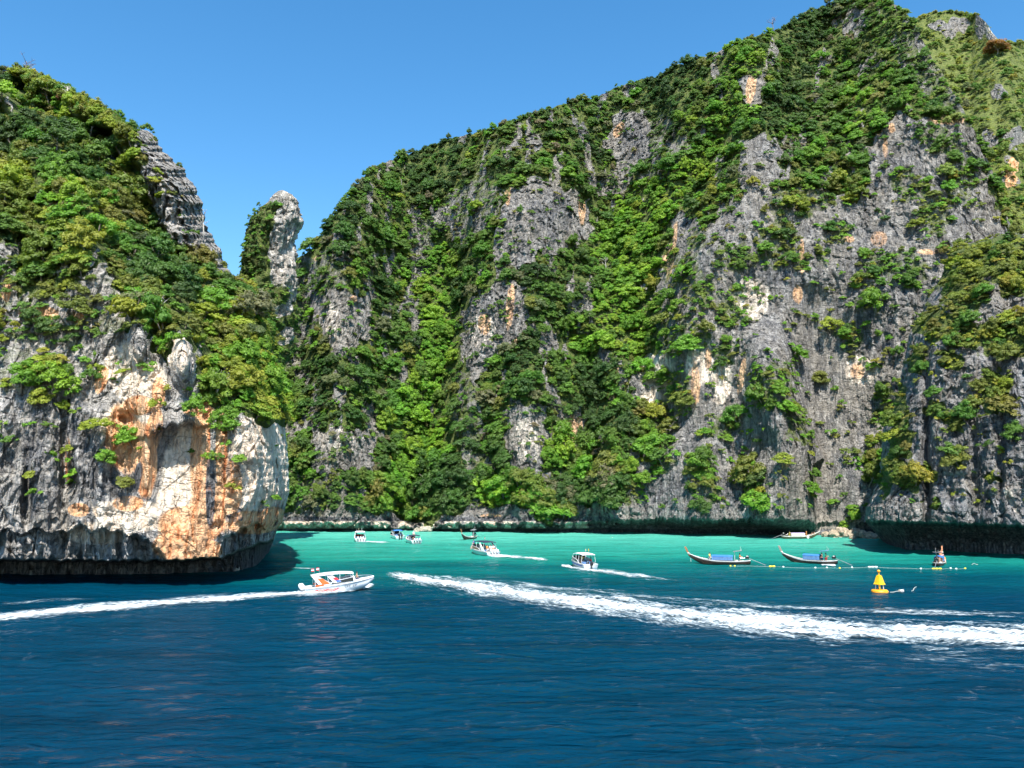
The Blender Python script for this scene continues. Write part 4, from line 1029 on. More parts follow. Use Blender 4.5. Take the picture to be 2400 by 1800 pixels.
for (tn, zn), idx in cells.items():
    idx.sort(key=lambda i: TREES[i][3])
    for k, i in enumerate(idx):
        t = TREES[i]
        base, eu = crown_xf(t)
        root = empty('broadleaf_tree', base); root.rotation_euler = eu; root.scale = (t[5] * (0.75 + 0.55 * ((t[7] * 9.7) % 1)), t[5] * (0.75 + 0.55 * ((t[7] * 17.9) % 1)), t[5] * (0.75 + 0.5 * ((t[7] * 5.3) % 1)))
        root.empty_display_size = 0.2
        kk = i % len(CROWNS)
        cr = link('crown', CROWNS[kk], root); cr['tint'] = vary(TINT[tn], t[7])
        link('trunk', TRUNKS[i % 4], root)
        if kk not in protos: protos[kk] = cr
        n = len(idx)
        ordn = '' if n == 1 else (', the leftmost' if k == 0 else ', the rightmost' if k == n - 1 else f', {ORD[min(k, 23)]} from left')
        tag(root, f'{CNAME[tn]} tree {zn}{ordn}', 'tree', 'broadleaf trees on the limestone slopes')

def scatter(name, items, meshes, label):
    """countless trees / shrubs as one object: instances on points"""
    pos, rot, scl, tin, kd = [], [], [], [], []
    for i, t in enumerate(items):
        b, e = crown_xf(t)
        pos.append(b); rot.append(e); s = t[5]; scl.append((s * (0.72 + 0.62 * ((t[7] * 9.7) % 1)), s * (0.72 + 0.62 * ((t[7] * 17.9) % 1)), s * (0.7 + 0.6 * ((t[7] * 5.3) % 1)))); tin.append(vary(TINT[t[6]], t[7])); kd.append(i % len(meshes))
    me = bpy.data.meshes.new(name)
    me.vertices.add(len(pos)); me.vertices.foreach_set('co', np.array(pos, np.float32).ravel())
    for an, av in (('rot', rot), ('scl', scl), ('tint', tin)):
        at = me.attributes.new(an, 'FLOAT_VECTOR', 'POINT'); at.data.foreach_set('vector', np.array(av, np.float32).ravel())
    at = me.attributes.new('kd', 'INT', 'POINT'); at.data.foreach_set('value', np.array(kd, np.int32))
    o = link(name, me)
    ng = bpy.data.node_groups.new(name, 'GeometryNodeTree')
    ng.interface.new_socket('Geometry', in_out='INPUT', socket_type='NodeSocketGeometry'); ng.interface.new_socket('Geometry', in_out='OUTPUT', socket_type='NodeSocketGeometry')
    N = ng.nodes; Lk = ng.links
    gi, go, jn = N.new('NodeGroupInput'), N.new('NodeGroupOutput'), N.new('GeometryNodeJoinGeometry')
    def na(nm, dt):
        q = N.new('GeometryNodeInputNamedAttribute'); q.data_type = dt; q.inputs[0].default_value = nm; return q.outputs[0]
    r_, s_, k_ = na('rot', 'FLOAT_VECTOR'), na('scl', 'FLOAT_VECTOR'), na('kd', 'INT')
    for j, src in enumerate(meshes):
        oi = N.new('GeometryNodeObjectInfo'); oi.transform_space = 'ORIGINAL'; oi.inputs['Object'].default_value = src; oi.inputs['As Instance'].default_value = False
        ip = N.new('GeometryNodeInstanceOnPoints'); cmp_ = N.new('FunctionNodeCompare'); cmp_.data_type = 'INT'; cmp_.operation = 'EQUAL'
        e2r = N.new('FunctionNodeEulerToRotation')
        ci = [s for s in cmp_.inputs if s.enabled and s.type == 'INT']
        Lk.new(k_, ci[0]); ci[1].default_value = j
        Lk.new(gi.outputs[0], ip.inputs['Points']); Lk.new(cmp_.outputs[0], ip.inputs['Selection']); Lk.new(oi.outputs['Geometry'], ip.inputs['Instance'])
        Lk.new(r_, e2r.inputs[0]); Lk.new(e2r.outputs[0], ip.inputs['Rotation']); Lk.new(s_, ip.inputs['Scale'])
        Lk.new(ip.outputs[0], jn.inputs[0])
    Lk.new(jn.outputs[0], go.inputs[0])
    md = o.modifiers.new('scatter', 'NODES'); md.node_group = ng
    return tag(o, label, 'forest', None, 'stuff')
scatter('forest', [TREES[i] for i in rest], [protos[k] for k in sorted(protos)], 'dense green forest clinging to the tall cliff and slopes')

# lone bushes on bare rock
def snap(key, x, y):
    s = SHEETS[key]; d = (s['X'] - x) ** 2 + (s['Y'] - y) ** 2
    i, j = np.unravel_index(int(np.argmin(d)), d.shape); i = min(max(i, 2), d.shape[0] - 3); j = min(max(j, 2), d.shape[1] - 3)
    P = s['P']; n = np.cross(P[i, j + 2] - P[i, j - 2], P[i + 2, j] - P[i - 2, j]); n /= np.linalg.norm(n) + 1e-9
    if n[1] > 0: n = -n
    return P[i, j], n
BUSH = [('L', 211, 1010, 1.0, 'lime', 'small lime green bush on the grey face left of the orange wall'), ('L', 237, 1078, 1.5, 'bright', 'bright bush in the dark cleft left of the orange wall'),
        ('L', 76, 1116, 1.0, 'yellow', 'small yellowish bush on the dark grey face at far left'), ('L', 6, 1000, 1.2, 'lime', 'lime bush at the left edge above the dark face'), ('L', 14, 1032, 1.3, 'mid', 'dark bush at the left edge just under the lime one'),
        ('L', 438, 925, 1.1, 'bright', 'green bush beneath the right pinnacle of the headland'), ('L', 548, 1012, 1.6, 'bright', 'round bush on top of the pale bulge at the headland corner'), ('L', 118, 880, 2.2, 'lime', 'big lime bush standing on the headland rock at left'),
        ('L', 50, 905, 2.4, 'bright', 'broad bright bush low on the headland at left'), ('L', 175, 915, 2.0, 'lime', 'lime bush hanging over the grey face'), ('L', 105, 945, 1.8, 'yellow', 'yellowish bush at the top of the dark grey face'),
        ('M', 2005, 1203, 1.6, 'lime', 'bright bush at the foot of the cleft by the right cove'), ('M', 1985, 1232, 1.5, 'lime', 'lime bush growing among the cove boulders'), ('M', 1985, 790, 2.6, 'bright', 'green bush clump on the wall beside the grey slab'),
        ('R', 2075, 1140, 1.3, 'bright', 'small bush on the left edge of the dark buttress'), ('M', 960, 1205, 3.2, 'bright', 'bright tree crown overhanging the water left of the cave')]
shp = []
for key, x, y, rd, tn, lb in BUSH:
    p, n = snap(key, x, y)
    b, e = crown_xf((key, p, n, x, y, rd, tn, (x * 0.37) % 1))
    root = empty('bush', b); root.rotation_euler = e; root.scale = (rd, rd, rd * 0.95)
    f = link('foliage', SHRUBS[len(shp) % 5] if rd < 1.5 else CROWNS[len(shp) % 9], root); f['tint'] = TINT[tn]
    link('trunk', TRUNKS[len(shp) % 4], root)
    tag(root, lb, 'bush', 'bushes on bare rock'); shp.append(f)
sh_src = []
for k in range(5):
    c = [f for f in shp if f.data == SHRUBS[k]]
    if c: sh_src.append(c[0])
u = scatter('undergrowth', SHR, sh_src, 'undergrowth of small shrubs covering the slopes between the trees'); u['category'] = 'undergrowth'

# dead and bare trees
def dead_tree(seed, mat, h, spread=0.5, twigs=5):
    r = random.Random(seed); tr = MB(); br = MB()
    P = [Vector((0, 0, -0.4)), Vector((r.uniform(-.1, .1), 0, h * 0.4)), Vector((r.uniform(-.3, .3), r.uniform(-.2, .2), h))]
    tr.tube(P, [0.14, 0.10, 0.05], 6)
    for k in range(twigs):
        b0 = P[1].lerp(P[2], r.uniform(0, .95)); a = r.uniform(0, 6.28)
        d = Vector((math.cos(a), math.sin(a) * .6, r.uniform(.5, 1.1))).normalized() * h * r.uniform(.25, .5) * (spread * 2)
        q = b0 + d * .5 + Vector((0, 0, .1)); br.tube([b0, q, b0 + d], [.06, .045, .02], 5)
        for _ in range(3):
            a = r.uniform(0, 6.28); e = Vector((math.cos(a), math.sin(a), r.uniform(.3, 1))) * h * .16
            br.tube([q.lerp(b0 + d, r.uniform(0, .9)), q + d * .3 + e], [.035, .012], 4)
    return tr.mesh('trunk', mat, True), br.mesh('branches', mat, True)
for key, x, y, h, mat, lb in (('L', 75, 202, 3.6, M_deadwood, 'pale dead trunk on the crest of the left headland'), ('L', 60, 190, 4.2, M_greywood, 'dark bare tree poking into the sky on the left crest'), ('L', 15, 190, 2.6, M_greywood, 'bare purplish bush at the left end of the crest'),
                              ('L', 386, 770, 4.0, M_deadwood, 'white dead trunk above the right pinnacle of the headland'), ('L', 215, 325, 4.5, M_deadwood, 'dead grey tree amid green crowns high on the headland'), ('L', 480, 560, 4.5, M_deadwood, 'leaning pale dead trunk on the headland right shoulder'),
                              ('L', 510, 935, 3.2, M_deadwood, 'bleached fallen branches above the pale bulge'), ('M', 1815, 80, 6.0, M_greywood, 'leafless tree against the sky on the cliff ridge'), ('M', 1420, 640, 4.5, M_deadwood, 'greyish dead tree in the middle of the cliff forest'),
                              ('L', 160, 240, 3.0, M_deadwood, 'stubby dead tree just under the left crest')):
    p, n = snap(key, x, y); root = empty('dead_tree', p + np.array([0, -0.6, 0])); root.rotation_euler = (0, R(12) * math.sin(x), x)
    a, b = dead_tree(int(x), mat, h, 0.5, 7); link('trunk', a, root); link('branches', b, root)
    tag(root, lb, 'dead tree', 'bare trees')
p, n = snap('B', 2338, 128); root = empty('broadleaf_tree', p); root.scale = (6.2, 6.2, 4.6)
c = link('crown', CROWNS[1], root); c['tint'] = (0.26, 0.145, 0.06); c.location = (0, 0, 0.25); link('trunk', trunk_mesh(77, M_deadwood, 5, 0.9, 0.03), root)
tag(root, 'large rusty brown tree with pale trunk near the top right hill', 'tree', 'broadleaf trees on the limestone slopes')

# ---------------------------------------------------------------- boulders at the waterline
M_boulder = simple('boulder_stone', (0.32, 0.26, 0.19), 0.9, var=0.35, scale=1.2, bump=0.8)
M_pale_stone = simple('pale_stone', (0.34, 0.30, 0.24), 0.9, var=0.25, scale=1.5, bump=0.8)
def boulder(x, y, sx, sy, sz, seed, mat, lb, sink=0.3, grp='boulders at the foot of the cliffs'):
    bm = bmesh.new(); bmesh.ops.create_icosphere(bm, subdivisions=4, radius=1.0)
    V = np.array([v.co for v in bm.verts]); r = np.random.default_rng(seed)
    d = 1 + 0.28 * fbm(V * 1.1 + seed * 3.7, 3, seed)
    f1, e, cv = worley(V * 1.3 + seed * 5.1, seed); d = d + 0.34 * (cv - 0.5) - 0.08 * (1 - sstep(0, .1, e)) + 0.10 * fbm(V * 4.0 + seed, 3, seed + 3)
    V = V * d[:, None] * np.array([sx, sy, sz])
    for v, q in zip(bm.verts, V): v.co = q
    for f in bm.faces: f.smooth = False
    me = bpy.data.meshes.new('boulder'); bm.to_mesh(me); bm.free(); me.materials.append(mat)
    o = link('boulder', me); w = wat(x, y); o.location = (w.x, w.y, sz * (1 - 2 * sink) * 0.7); o.rotation_euler = (0, 0, seed)
    return tag(o, lb, 'boulder', grp)
boulder(546, 1337, 1.6, 1.0, 0.5, 1, M_pale_stone, 'flat pale rock breaking the water under the headland corner', 0.4)
boulder(978, 1246, 1.3, 0.9, 0.9, 2, M_pale_stone, 'pale grey boulder at the waterline below the far trees, left one', 0.25)
boulder(998, 1246, 1.7, 1.0, 1.3, 3, M_pale_stone, 'pointed pale boulder at the waterline below the far trees, right one', 0.25)
for k, (x, y, s, lb) in enumerate(((1955, 1259, 2.2, 'brown boulder at the left end of the cove pile'), (1972, 1258, 2.9, 'tallest brown boulder of the cove pile'), (1990, 1259, 2.3, 'brown boulder right of the tallest one in the cove'),
                                   (2008, 1259, 2.6, 'tan boulder in the middle of the cove pile'), (2024, 1260, 2.1, 'tan boulder right of the pile middle'), (2040, 1261, 1.8, 'lower brown boulder toward the right end of the cove'), (2054, 1262, 1.5, 'small boulder near the buttress foot'),
                                   (2066, 1263, 1.2, 'smallest boulder touching the buttress undercut'), (1936, 1258, 1.6, 'small boulder just right of the far longtail boat'), (1998, 1263, 1.3, 'low wet boulder in front of the cove pile'), (2016, 1255, 2.6, 'rear tan boulder high in the cove pile'))):
    s *= 0.62; boulder(x, y, s * 1.15, s * 0.8, s * 0.95, 10 + k, M_boulder, lb, 0.2)
# ---------------------------------------------------------------- boat materials
M_white = simple('white_gelcoat', (0.78, 0.79, 0.80), 0.25, var=0.05, scale=1.5)
M_offwhite = simple('offwhite_paint', (0.62, 0.60, 0.56), 0.5, var=0.15, scale=2.5)
M_glass = simple('dark_glass', (0.012, 0.013, 0.015), 0.08, var=0.2)
M_orange = simple('orange_paint', (0.80, 0.115, 0.02), 0.35, var=0.1)
M_pink = simple('salmon_paint', (0.80, 0.32, 0.24), 0.4, var=0.1)
M_red = simple('red_paint', (0.62, 0.03, 0.035), 0.4, var=0.1)
M_blue = simple('blue_paint', (0.03, 0.11, 0.45), 0.4, var=0.1)
M_canvas_b = simple('blue_canvas', (0.03, 0.16, 0.44), 0.8, var=0.2, scale=2.0, bump=0.4)
M_canvas_l = simple('light_blue_sheet', (0.09, 0.18, 0.36), 0.7, var=0.35, scale=3.0, bump=0.5)
M_canvas_w = simple('white_canvas', (0.74, 0.74, 0.72), 0.8, var=0.08, bump=0.3)
M_canvas_n = simple('navy_canvas', (0.012, 0.020, 0.045), 0.8, var=0.2, bump=0.3)
M_canvas_p = simple('purple_canvas', (0.42, 0.34, 0.58), 0.8, var=0.15, bump=0.3)
M_black = simple('black_plastic', (0.012, 0.012, 0.013), 0.4, var=0.3)
M_grey = simple('grey_plastic', (0.20, 0.21, 0.23), 0.5, var=0.15)
M_steel = simple('steel', (0.55, 0.56, 0.58), 0.3, metal=0.9, var=0.1)
M_hullwood = simple('dark_hull_wood', (0.040, 0.024, 0.018), 0.55, var=0.4, scale=1.8, bump=0.3)
M_hullgreen = simple('green_brown_hull', (0.085, 0.085, 0.045), 0.55, var=0.3, scale=1.8, bump=0.3)
M_deckwood = simple('deck_wood', (0.30, 0.22, 0.155), 0.8, var=0.3, scale=4.0, bump=0.4)
M_postwood = simple('prow_wood', (0.38, 0.155, 0.065), 0.6, var=0.25, scale=3.0, bump=0.2)
M_postgrey = simple('weathered_prow_wood', (0.36, 0.29, 0.24), 0.7, var=0.25, scale=3.0, bump=0.2)
M_yellow = simple('yellow_paint', (0.86, 0.50, 0.012), 0.4, var=0.12, scale=2.0)
M_amber = simple('amber_paint', (0.80, 0.30, 0.012), 0.45, var=0.2, scale=2.0)
M_rope = simple('rope', (0.55, 0.55, 0.48), 0.9, var=0.2)
M_float_y = simple('float_yellow', (0.80, 0.62, 0.03), 0.5, var=0.15)
M_float_w = simple('float_white', (0.70, 0.74, 0.66), 0.5, var=0.15)
CLOTH = {k: simple('cloth_' + k, c, 0.85, var=0.12, scale=6.0) for k, c in {'white': (0.7, 0.7, 0.68), 'orange': (0.72, 0.25, 0.04), 'yellow': (0.74, 0.62, 0.12), 'green': (0.02, 0.30, 0.10), 'blue': (0.02, 0.10, 0.42),
         'red': (0.58, 0.03, 0.03), 'black': (0.015, 0.015, 0.018), 'pink': (0.66, 0.30, 0.34), 'navy': (0.02, 0.03, 0.09), 'tan': (0.42, 0.26, 0.17), 'grey': (0.22, 0.22, 0.24)}.items()}
M_skin = simple('skin', (0.47, 0.25, 0.16), 0.6, var=0.1, scale=5.0)
M_hair = simple('hair', (0.018, 0.013, 0.011), 0.6, var=0.3, scale=12.0)

# ---------------------------------------------------------------- people
def skin_mesh(name, J, E, subdiv=1):
    me = bpy.data.meshes.new(name); ks = list(J)
    me.from_pydata([J[k][0] for k in ks], [(ks.index(a), ks.index(b)) for a, b in E], [])
    o = link(name, me)
    md = o.modifiers.new('skin', 'SKIN'); md.use_smooth_shade = True
    for i, k in enumerate(ks):
        r = J[k][1]; me.skin_vertices[0].data[i].radius = r if hasattr(r, '__len__') else (r, r)
        me.skin_vertices[0].data[i].use_root = (i == 0)
    o.modifiers.new('sub', 'SUBSURF').levels = subdiv; o.modifiers['sub'].render_levels = subdiv
    dg = bpy.context.evaluated_depsgraph_get(); dg.update()
    out = bpy.data.meshes.new_from_object(o.evaluated_get(dg)); out.name = name
    for p in out.polygons: p.use_smooth = True
    bpy.data.objects.remove(o); return out
def pose(kind):
    J = {'pelvis': ((0, 0, .95), (.15, .11)), 'chest': ((0.01, 0, 1.27), (.16, .11)), 'neck': ((.02, 0, 1.47), .055), 'head': ((.035, 0, 1.60), (.085, .10)), 'crown': ((.03, 0, 1.69), .075)}
    arm = {'stand': ((.04, .24, 1.14), (.16, .24, .92), (.22, .23, .86)), 'reach': ((.16, .26, 1.20), (.40, .22, 1.18), (.49, .21, 1.18)), 'sit': ((.08, .25, 1.14), (.26, .17, 1.02), (.33, .14, 1.0))}[kind]
    leg = {'stand': ((.02, .10, .50), (-.02, .11, .08), (.12, .12, .04)), 'reach': ((.05, .12, .50), (-.03, .13, .08), (.11, .14, .04)), 'sit': ((.42, .13, .93), (.45, .13, .50), (.58, .13, .46))}[kind]
    E = [('pelvis', 'chest'), ('chest', 'neck'), ('neck', 'head'), ('head', 'crown')]
    for s, n in ((1, 'l'), (-1, 'r')):
        f = lambda p: (p[0], p[1] * s, p[2])
        J['sh' + n] = (f((0, .18, 1.39)), .065); J['el' + n] = (f(arm[0]), .048); J['wr' + n] = (f(arm[1]), .036); J['ha' + n] = (f(arm[2]), .040)
        J['hip' + n] = (f((.01, .10, .88)), .105); J['kn' + n] = (f(leg[0]), .068); J['an' + n] = (f(leg[1]), .045); J['to' + n] = (f(leg[2]), .040)
        E += [('chest', 'sh' + n), ('sh' + n, 'el' + n), ('el' + n, 'wr' + n), ('wr' + n, 'ha' + n), ('pelvis', 'hip' + n), ('hip' + n, 'kn' + n), ('kn' + n, 'an' + n), ('an' + n, 'to' + n)]
    body = skin_mesh('body', J, E)
    g = lambda ks, m: {k: (J[k][0], tuple(x * m for x in J[k][1]) if hasattr(J[k][1], '__len__') else J[k][1] * m) for k in ks}
    sk = ['chest', 'pelvis', 'shl', 'shr', 'ell', 'elr']
    shirt = skin_mesh('shirt', g(sk, 1.38), [e for e in E if e[0] in sk and e[1] in sk])
    hk = ['pelvis', 'hipl', 'hipr', 'knl', 'knr']
    shorts = skin_mesh('shorts', g(hk, 1.34), [e for e in E if e[0] in hk and e[1] in hk])
    hair = MB().lathe([(0.02, 1.775), (.07, 1.76), (.098, 1.70), (.102, 1.63), (.088, 1.585)], 12, (0.012, 0, 0)).mesh('hair', None, True)
    hat = MB().lathe([(0.02, 1.80), (.08, 1.78), (.10, 1.69), (.20, 1.665), (.20, 1.655), (.09, 1.66)], 14, (0.02, 0, 0)).mesh('hat', None, True)
    return dict(body=body, shirt=shirt, shorts=shorts, hair=hair, hat=hat)
POSES = {k: pose(k) for k in ('stand', 'reach', 'sit')}
def person(boat, loc, kind, rz, shirt, shorts, label, hat=None, drop=0.0):
    """figure placed in a boat's own coordinates; sits with its seat at loc"""
    M = boat.matrix_local if boat else Matrix.Identity(4)
    z = loc[2] - (0.83 if kind == 'sit' else 0.0)
    w = M @ Vector((loc[0], loc[1], z))
    rzb = boat.rotation_euler.z if boat else 0
    root = empty('person', w, rzb + rz)
    def put(nm, me, mat):
        o = link(nm, me, root)
        if not me.materials: me.materials.append(None)
        o.material_slots[0].link = 'OBJECT'; o.material_slots[0].material = mat; return o
    P = POSES[kind]
    put('body', P['body'], M_skin)
    if shirt: put('shirt', P['shirt'], CLOTH[shirt])
    if shorts: put('shorts', P['shorts'], CLOTH[shorts])
    if hat: put('hat', P['hat'], CLOTH[hat])
    else: put('hair', P['hair'], M_hair)
    return tag(root, label, 'person', 'people on the boats')

# ---------------------------------------------------------------- speedboats
def outboard(parent, y, x0, mat, mat2):
    o = MB().loft([[(x0 - .05 + dx, y - .17 * k, z), (x0 - .60 * q + dx, y - .13 * k, z), (x0 - .60 * q + dx, y + .13 * k, z), (x0 - .05 + dx, y + .17 * k, z)]
                   for z, k, q, dx in ((.62, .8, .85, 0), (.74, 1.1, 1.05, 0), (1.02, 1.1, 1.1, -.02), (1.20, .85, .9, -.06), (1.25, .5, .7, -.1))], True, True).build('outboard_motor', mat, parent, True)
    MB().box((x0 - .30, y, .25), (.26, .13, .80)).box((x0 - .36, y, -.08), (.52, .26, .03)).build('motor_leg', mat2, o)
    return o
def flag(parent, base, h, mat1, mat2, d=(-.34, 0.1)):
    f = MB().tube([base, (base[0], base[1], base[2] + h)], .018, 6).build('flag_pole', M_steel, parent)
    n = 6
    def strip(z0, z1):
        m = MB()
        for k in range(n):
            a, b = k / n, (k + 1) / n
            P = [(base[0] + d[0] * t, base[1] + d[1] * t + .05 * math.sin(6 * t), z) for t, z in ((a, z0), (b, z0), (b, z1), (a, z1))]
            m.slab(P, .012)
        return m
    t = base[2] + h
    strip(t - .34, t - .22).build('flag_stripe', mat1, f); strip(t - .218, t - .10).build('flag_stripe', mat2, f); strip(t - .098, t + .01).build('flag_stripe', mat1, f)
def speedboat(px, py, head, L, label, B=2.7, roof=M_white, roof_x=(-.36, .22), roof_z=2.45, motors=3, motor_mat=M_white, cabin=True, arch=None, flags=(), trim=0.0, stripe=None, wheel=True, rollrad=0.0):
    w = wat(px, py); root = empty('speedboat', (w.x, w.y, 0.0)); root.rotation_euler = (rollrad, -trim, head)
    N = 22
    def st(s):
        b = B / 2 * (0.93 + 0.07 * min(1, s / .3)) * (1 - max(0, (s - .42) / .58) ** 2.5)
        zg = .82 + .42 * s ** 2; zc = -.08 + .62 * max(0, (s - .35) / .65) ** 2; zk = -.42 + (.42 + 1.05) * max(0, (s - .55) / .45) ** 3.2
        x = -L / 2 + L * s
        return x, max(b, .015), zg, zc, min(zk, zg - .02)
    secs = []
    for k in range(N):
        x, b, zg, zc, zk = st(k / (N - 1)); bc = b * .80
        rr = [(x, b, zg), (x, b * 1.015, zg - .10), (x, b * .985, zg - .16), (x, bc + (b - bc) * .45, (zg + zc) / 2 - .05), (x, bc, max(zc, zk)), (x, bc * .5, (max(zc, zk) + zk) / 2 - .02), (x, 0, zk)]
        secs.append(rr + [(q[0], -q[1], q[2]) for q in rr[-2::-1]])
    m = MB().loft(secs); m.poly(secs[0][::-1]); hull = m.build('hull', M_white, root, True)
    # rub rail
    m = MB()
    for sd in (1, -1): m.tube([(st(k / 16)[0], sd * (st(k / 16)[1] * 1.015 + .01), st(k / 16)[2] - .12) for k in range(17)], .03, 6)
    m.build('rub_rail', M_grey, hull)
    fd = .60
    m = MB().loft([[(x, b, zg + .003), (x, b * .5, zg + .09), (x, 0, zg + .11), (x, -b * .5, zg + .09), (x, -b, zg + .003)] for x, b, zg, _, _ in (st(fd + (1 - fd) * k / 10) for k in range(11))])
    m.build('foredeck', M_white, root, True)
    # cockpit well
    m = MB().loft([[(x, b + .001, zg + .004), (x, b - .16, zg + .004), (x, b - .18, .30), (x, -b + .18, .30), (x, -b + .16, zg + .004), (x, -b - .001, zg + .004)] for x, b, zg, _, _ in (st(.015 + (fd - .015) * k / 8) for k in range(9))])
    m.poly([(st(fd)[0], y, z) for y, z in ((st(fd)[1], st(fd)[2]), (st(fd)[1] - .18, .3), (-st(fd)[1] + .18, .3), (-st(fd)[1], st(fd)[2]))])
    m.build('cockpit', M_offwhite, root)
    for k in range(3):
        x = -L * .28 + k * L * .13
        for sd in (1, -1): MB().box((x, sd * B * .24, .50), (.5, B * .26, .28)).box((x - .24, sd * B * .24, .82), (.10, B * .26, .5)).build('seat', M_white if k % 2 else M_canvas_l, root, bevel=.03)
    if roof:
        x0, x1 = roof_x[0] * L, roof_x[1] * L
        rs = []
        for k in range(12):
            t = k / 11; x = x0 + (x1 - x0) * t; hw = B * (.43 - .05 * max(0, t - .7) / .3); zz = roof_z + .10 * math.sin(math.pi * min(1, t * 1.15)) - .10 * max(0, t - .8) / .2
            rs.append([(x, -hw, zz - .10), (x, -hw * .92, zz), (x, -hw * .5, zz + .09), (x, 0, zz + .11), (x, hw * .5, zz + .09), (x, hw * .92, zz), (x, hw, zz - .10), (x, hw * .9, zz - .09), (x, 0, zz - .02), (x, -hw * .9, zz - .09)])
        MB().loft(rs, True, True).build('canopy_roof', roof, root, True)
        for sd in (1, -1):
            for t, lean in ((.06, .0), (.36, .10), (.66, -.10), (.95, .55)):
                xa = x0 + (x1 - x0) * t
                MB().tube([(xa + lean, sd * B * .455, .95), (xa, sd * B * .41, roof_z - .04)], .028, 6).build('pillar', M_white, root)
    if cabin:
        for sd in (1, -1):
            # raised coaming with a long dark side window
            P0 = [(-L * .22, .455, .93), (L * .13, .46, 1.02), (L * .20, .42, 1.04)]
            MB().slab([(-L * .22, sd * B * .470, .90), (L * .19, sd * B * .440, 1.02), (L * .19, sd * B * .425, 1.62), (-L * .10, sd * B * .450, 1.34)], .05).build('coaming', M_white, root)
            MB().slab([(-L * .19, sd * B * .487, .975), (L * .178, sd * B * .464, 1.10), (L * .172, sd * B * .449, 1.57), (-L * .085, sd * B * .471, 1.29)], .02).build('side_window', M_glass, root)
        MB().slab([(L * .19, -B * .40, 1.10), (L * .19, B * .40, 1.10), (L * .115, B * .37, 1.86), (L * .115, -B * .37, 1.86)], .03).build('windscreen', M_glass, root)
    else:
        MB().slab([(L * .13, -B * .40, 1.00), (L * .13, B * .40, 1.00), (L * .07, B * .34, 1.55), (L * .07, -B * .34, 1.55)], .03).build('windscreen', M_glass, root)
    for k in range(motors):
        outboard(root, (k - (motors - 1) / 2) * .62, -L / 2, motor_mat, M_grey if motor_mat is not M_black else M_black)
    for sd in (1, -1):
        MB().tube([(L * (.20 + .27 * k / 8), sd * max(.1, st(.70 + .27 * k / 8)[1] - .08), st(.70 + .27 * k / 8)[2] + .36 - .16 * (k / 8) ** 3) for k in range(9)], .016, 6).build('bow_rail', M_steel, root)
    if stripe:
        for sd in (1, -1):
            m = MB()
            for k in range(10):
                a, b2 = st(.08 + .085 * k), st(.08 + .085 * (k + 1))
                f = lambda q, dz: (q[0], sd * (q[1] * 1.0 + .022), q[2] - dz)
                m.slab([f(a, .22), f(b2, .22), f(b2, .36), f(a, .40)], .012)
            m.build('hull_stripe', stripe, root)
    for fx, fy, m1, m2 in flags: flag(root, (fx * L, fy, roof_z + .1), .75, m1, m2)
    return root, st

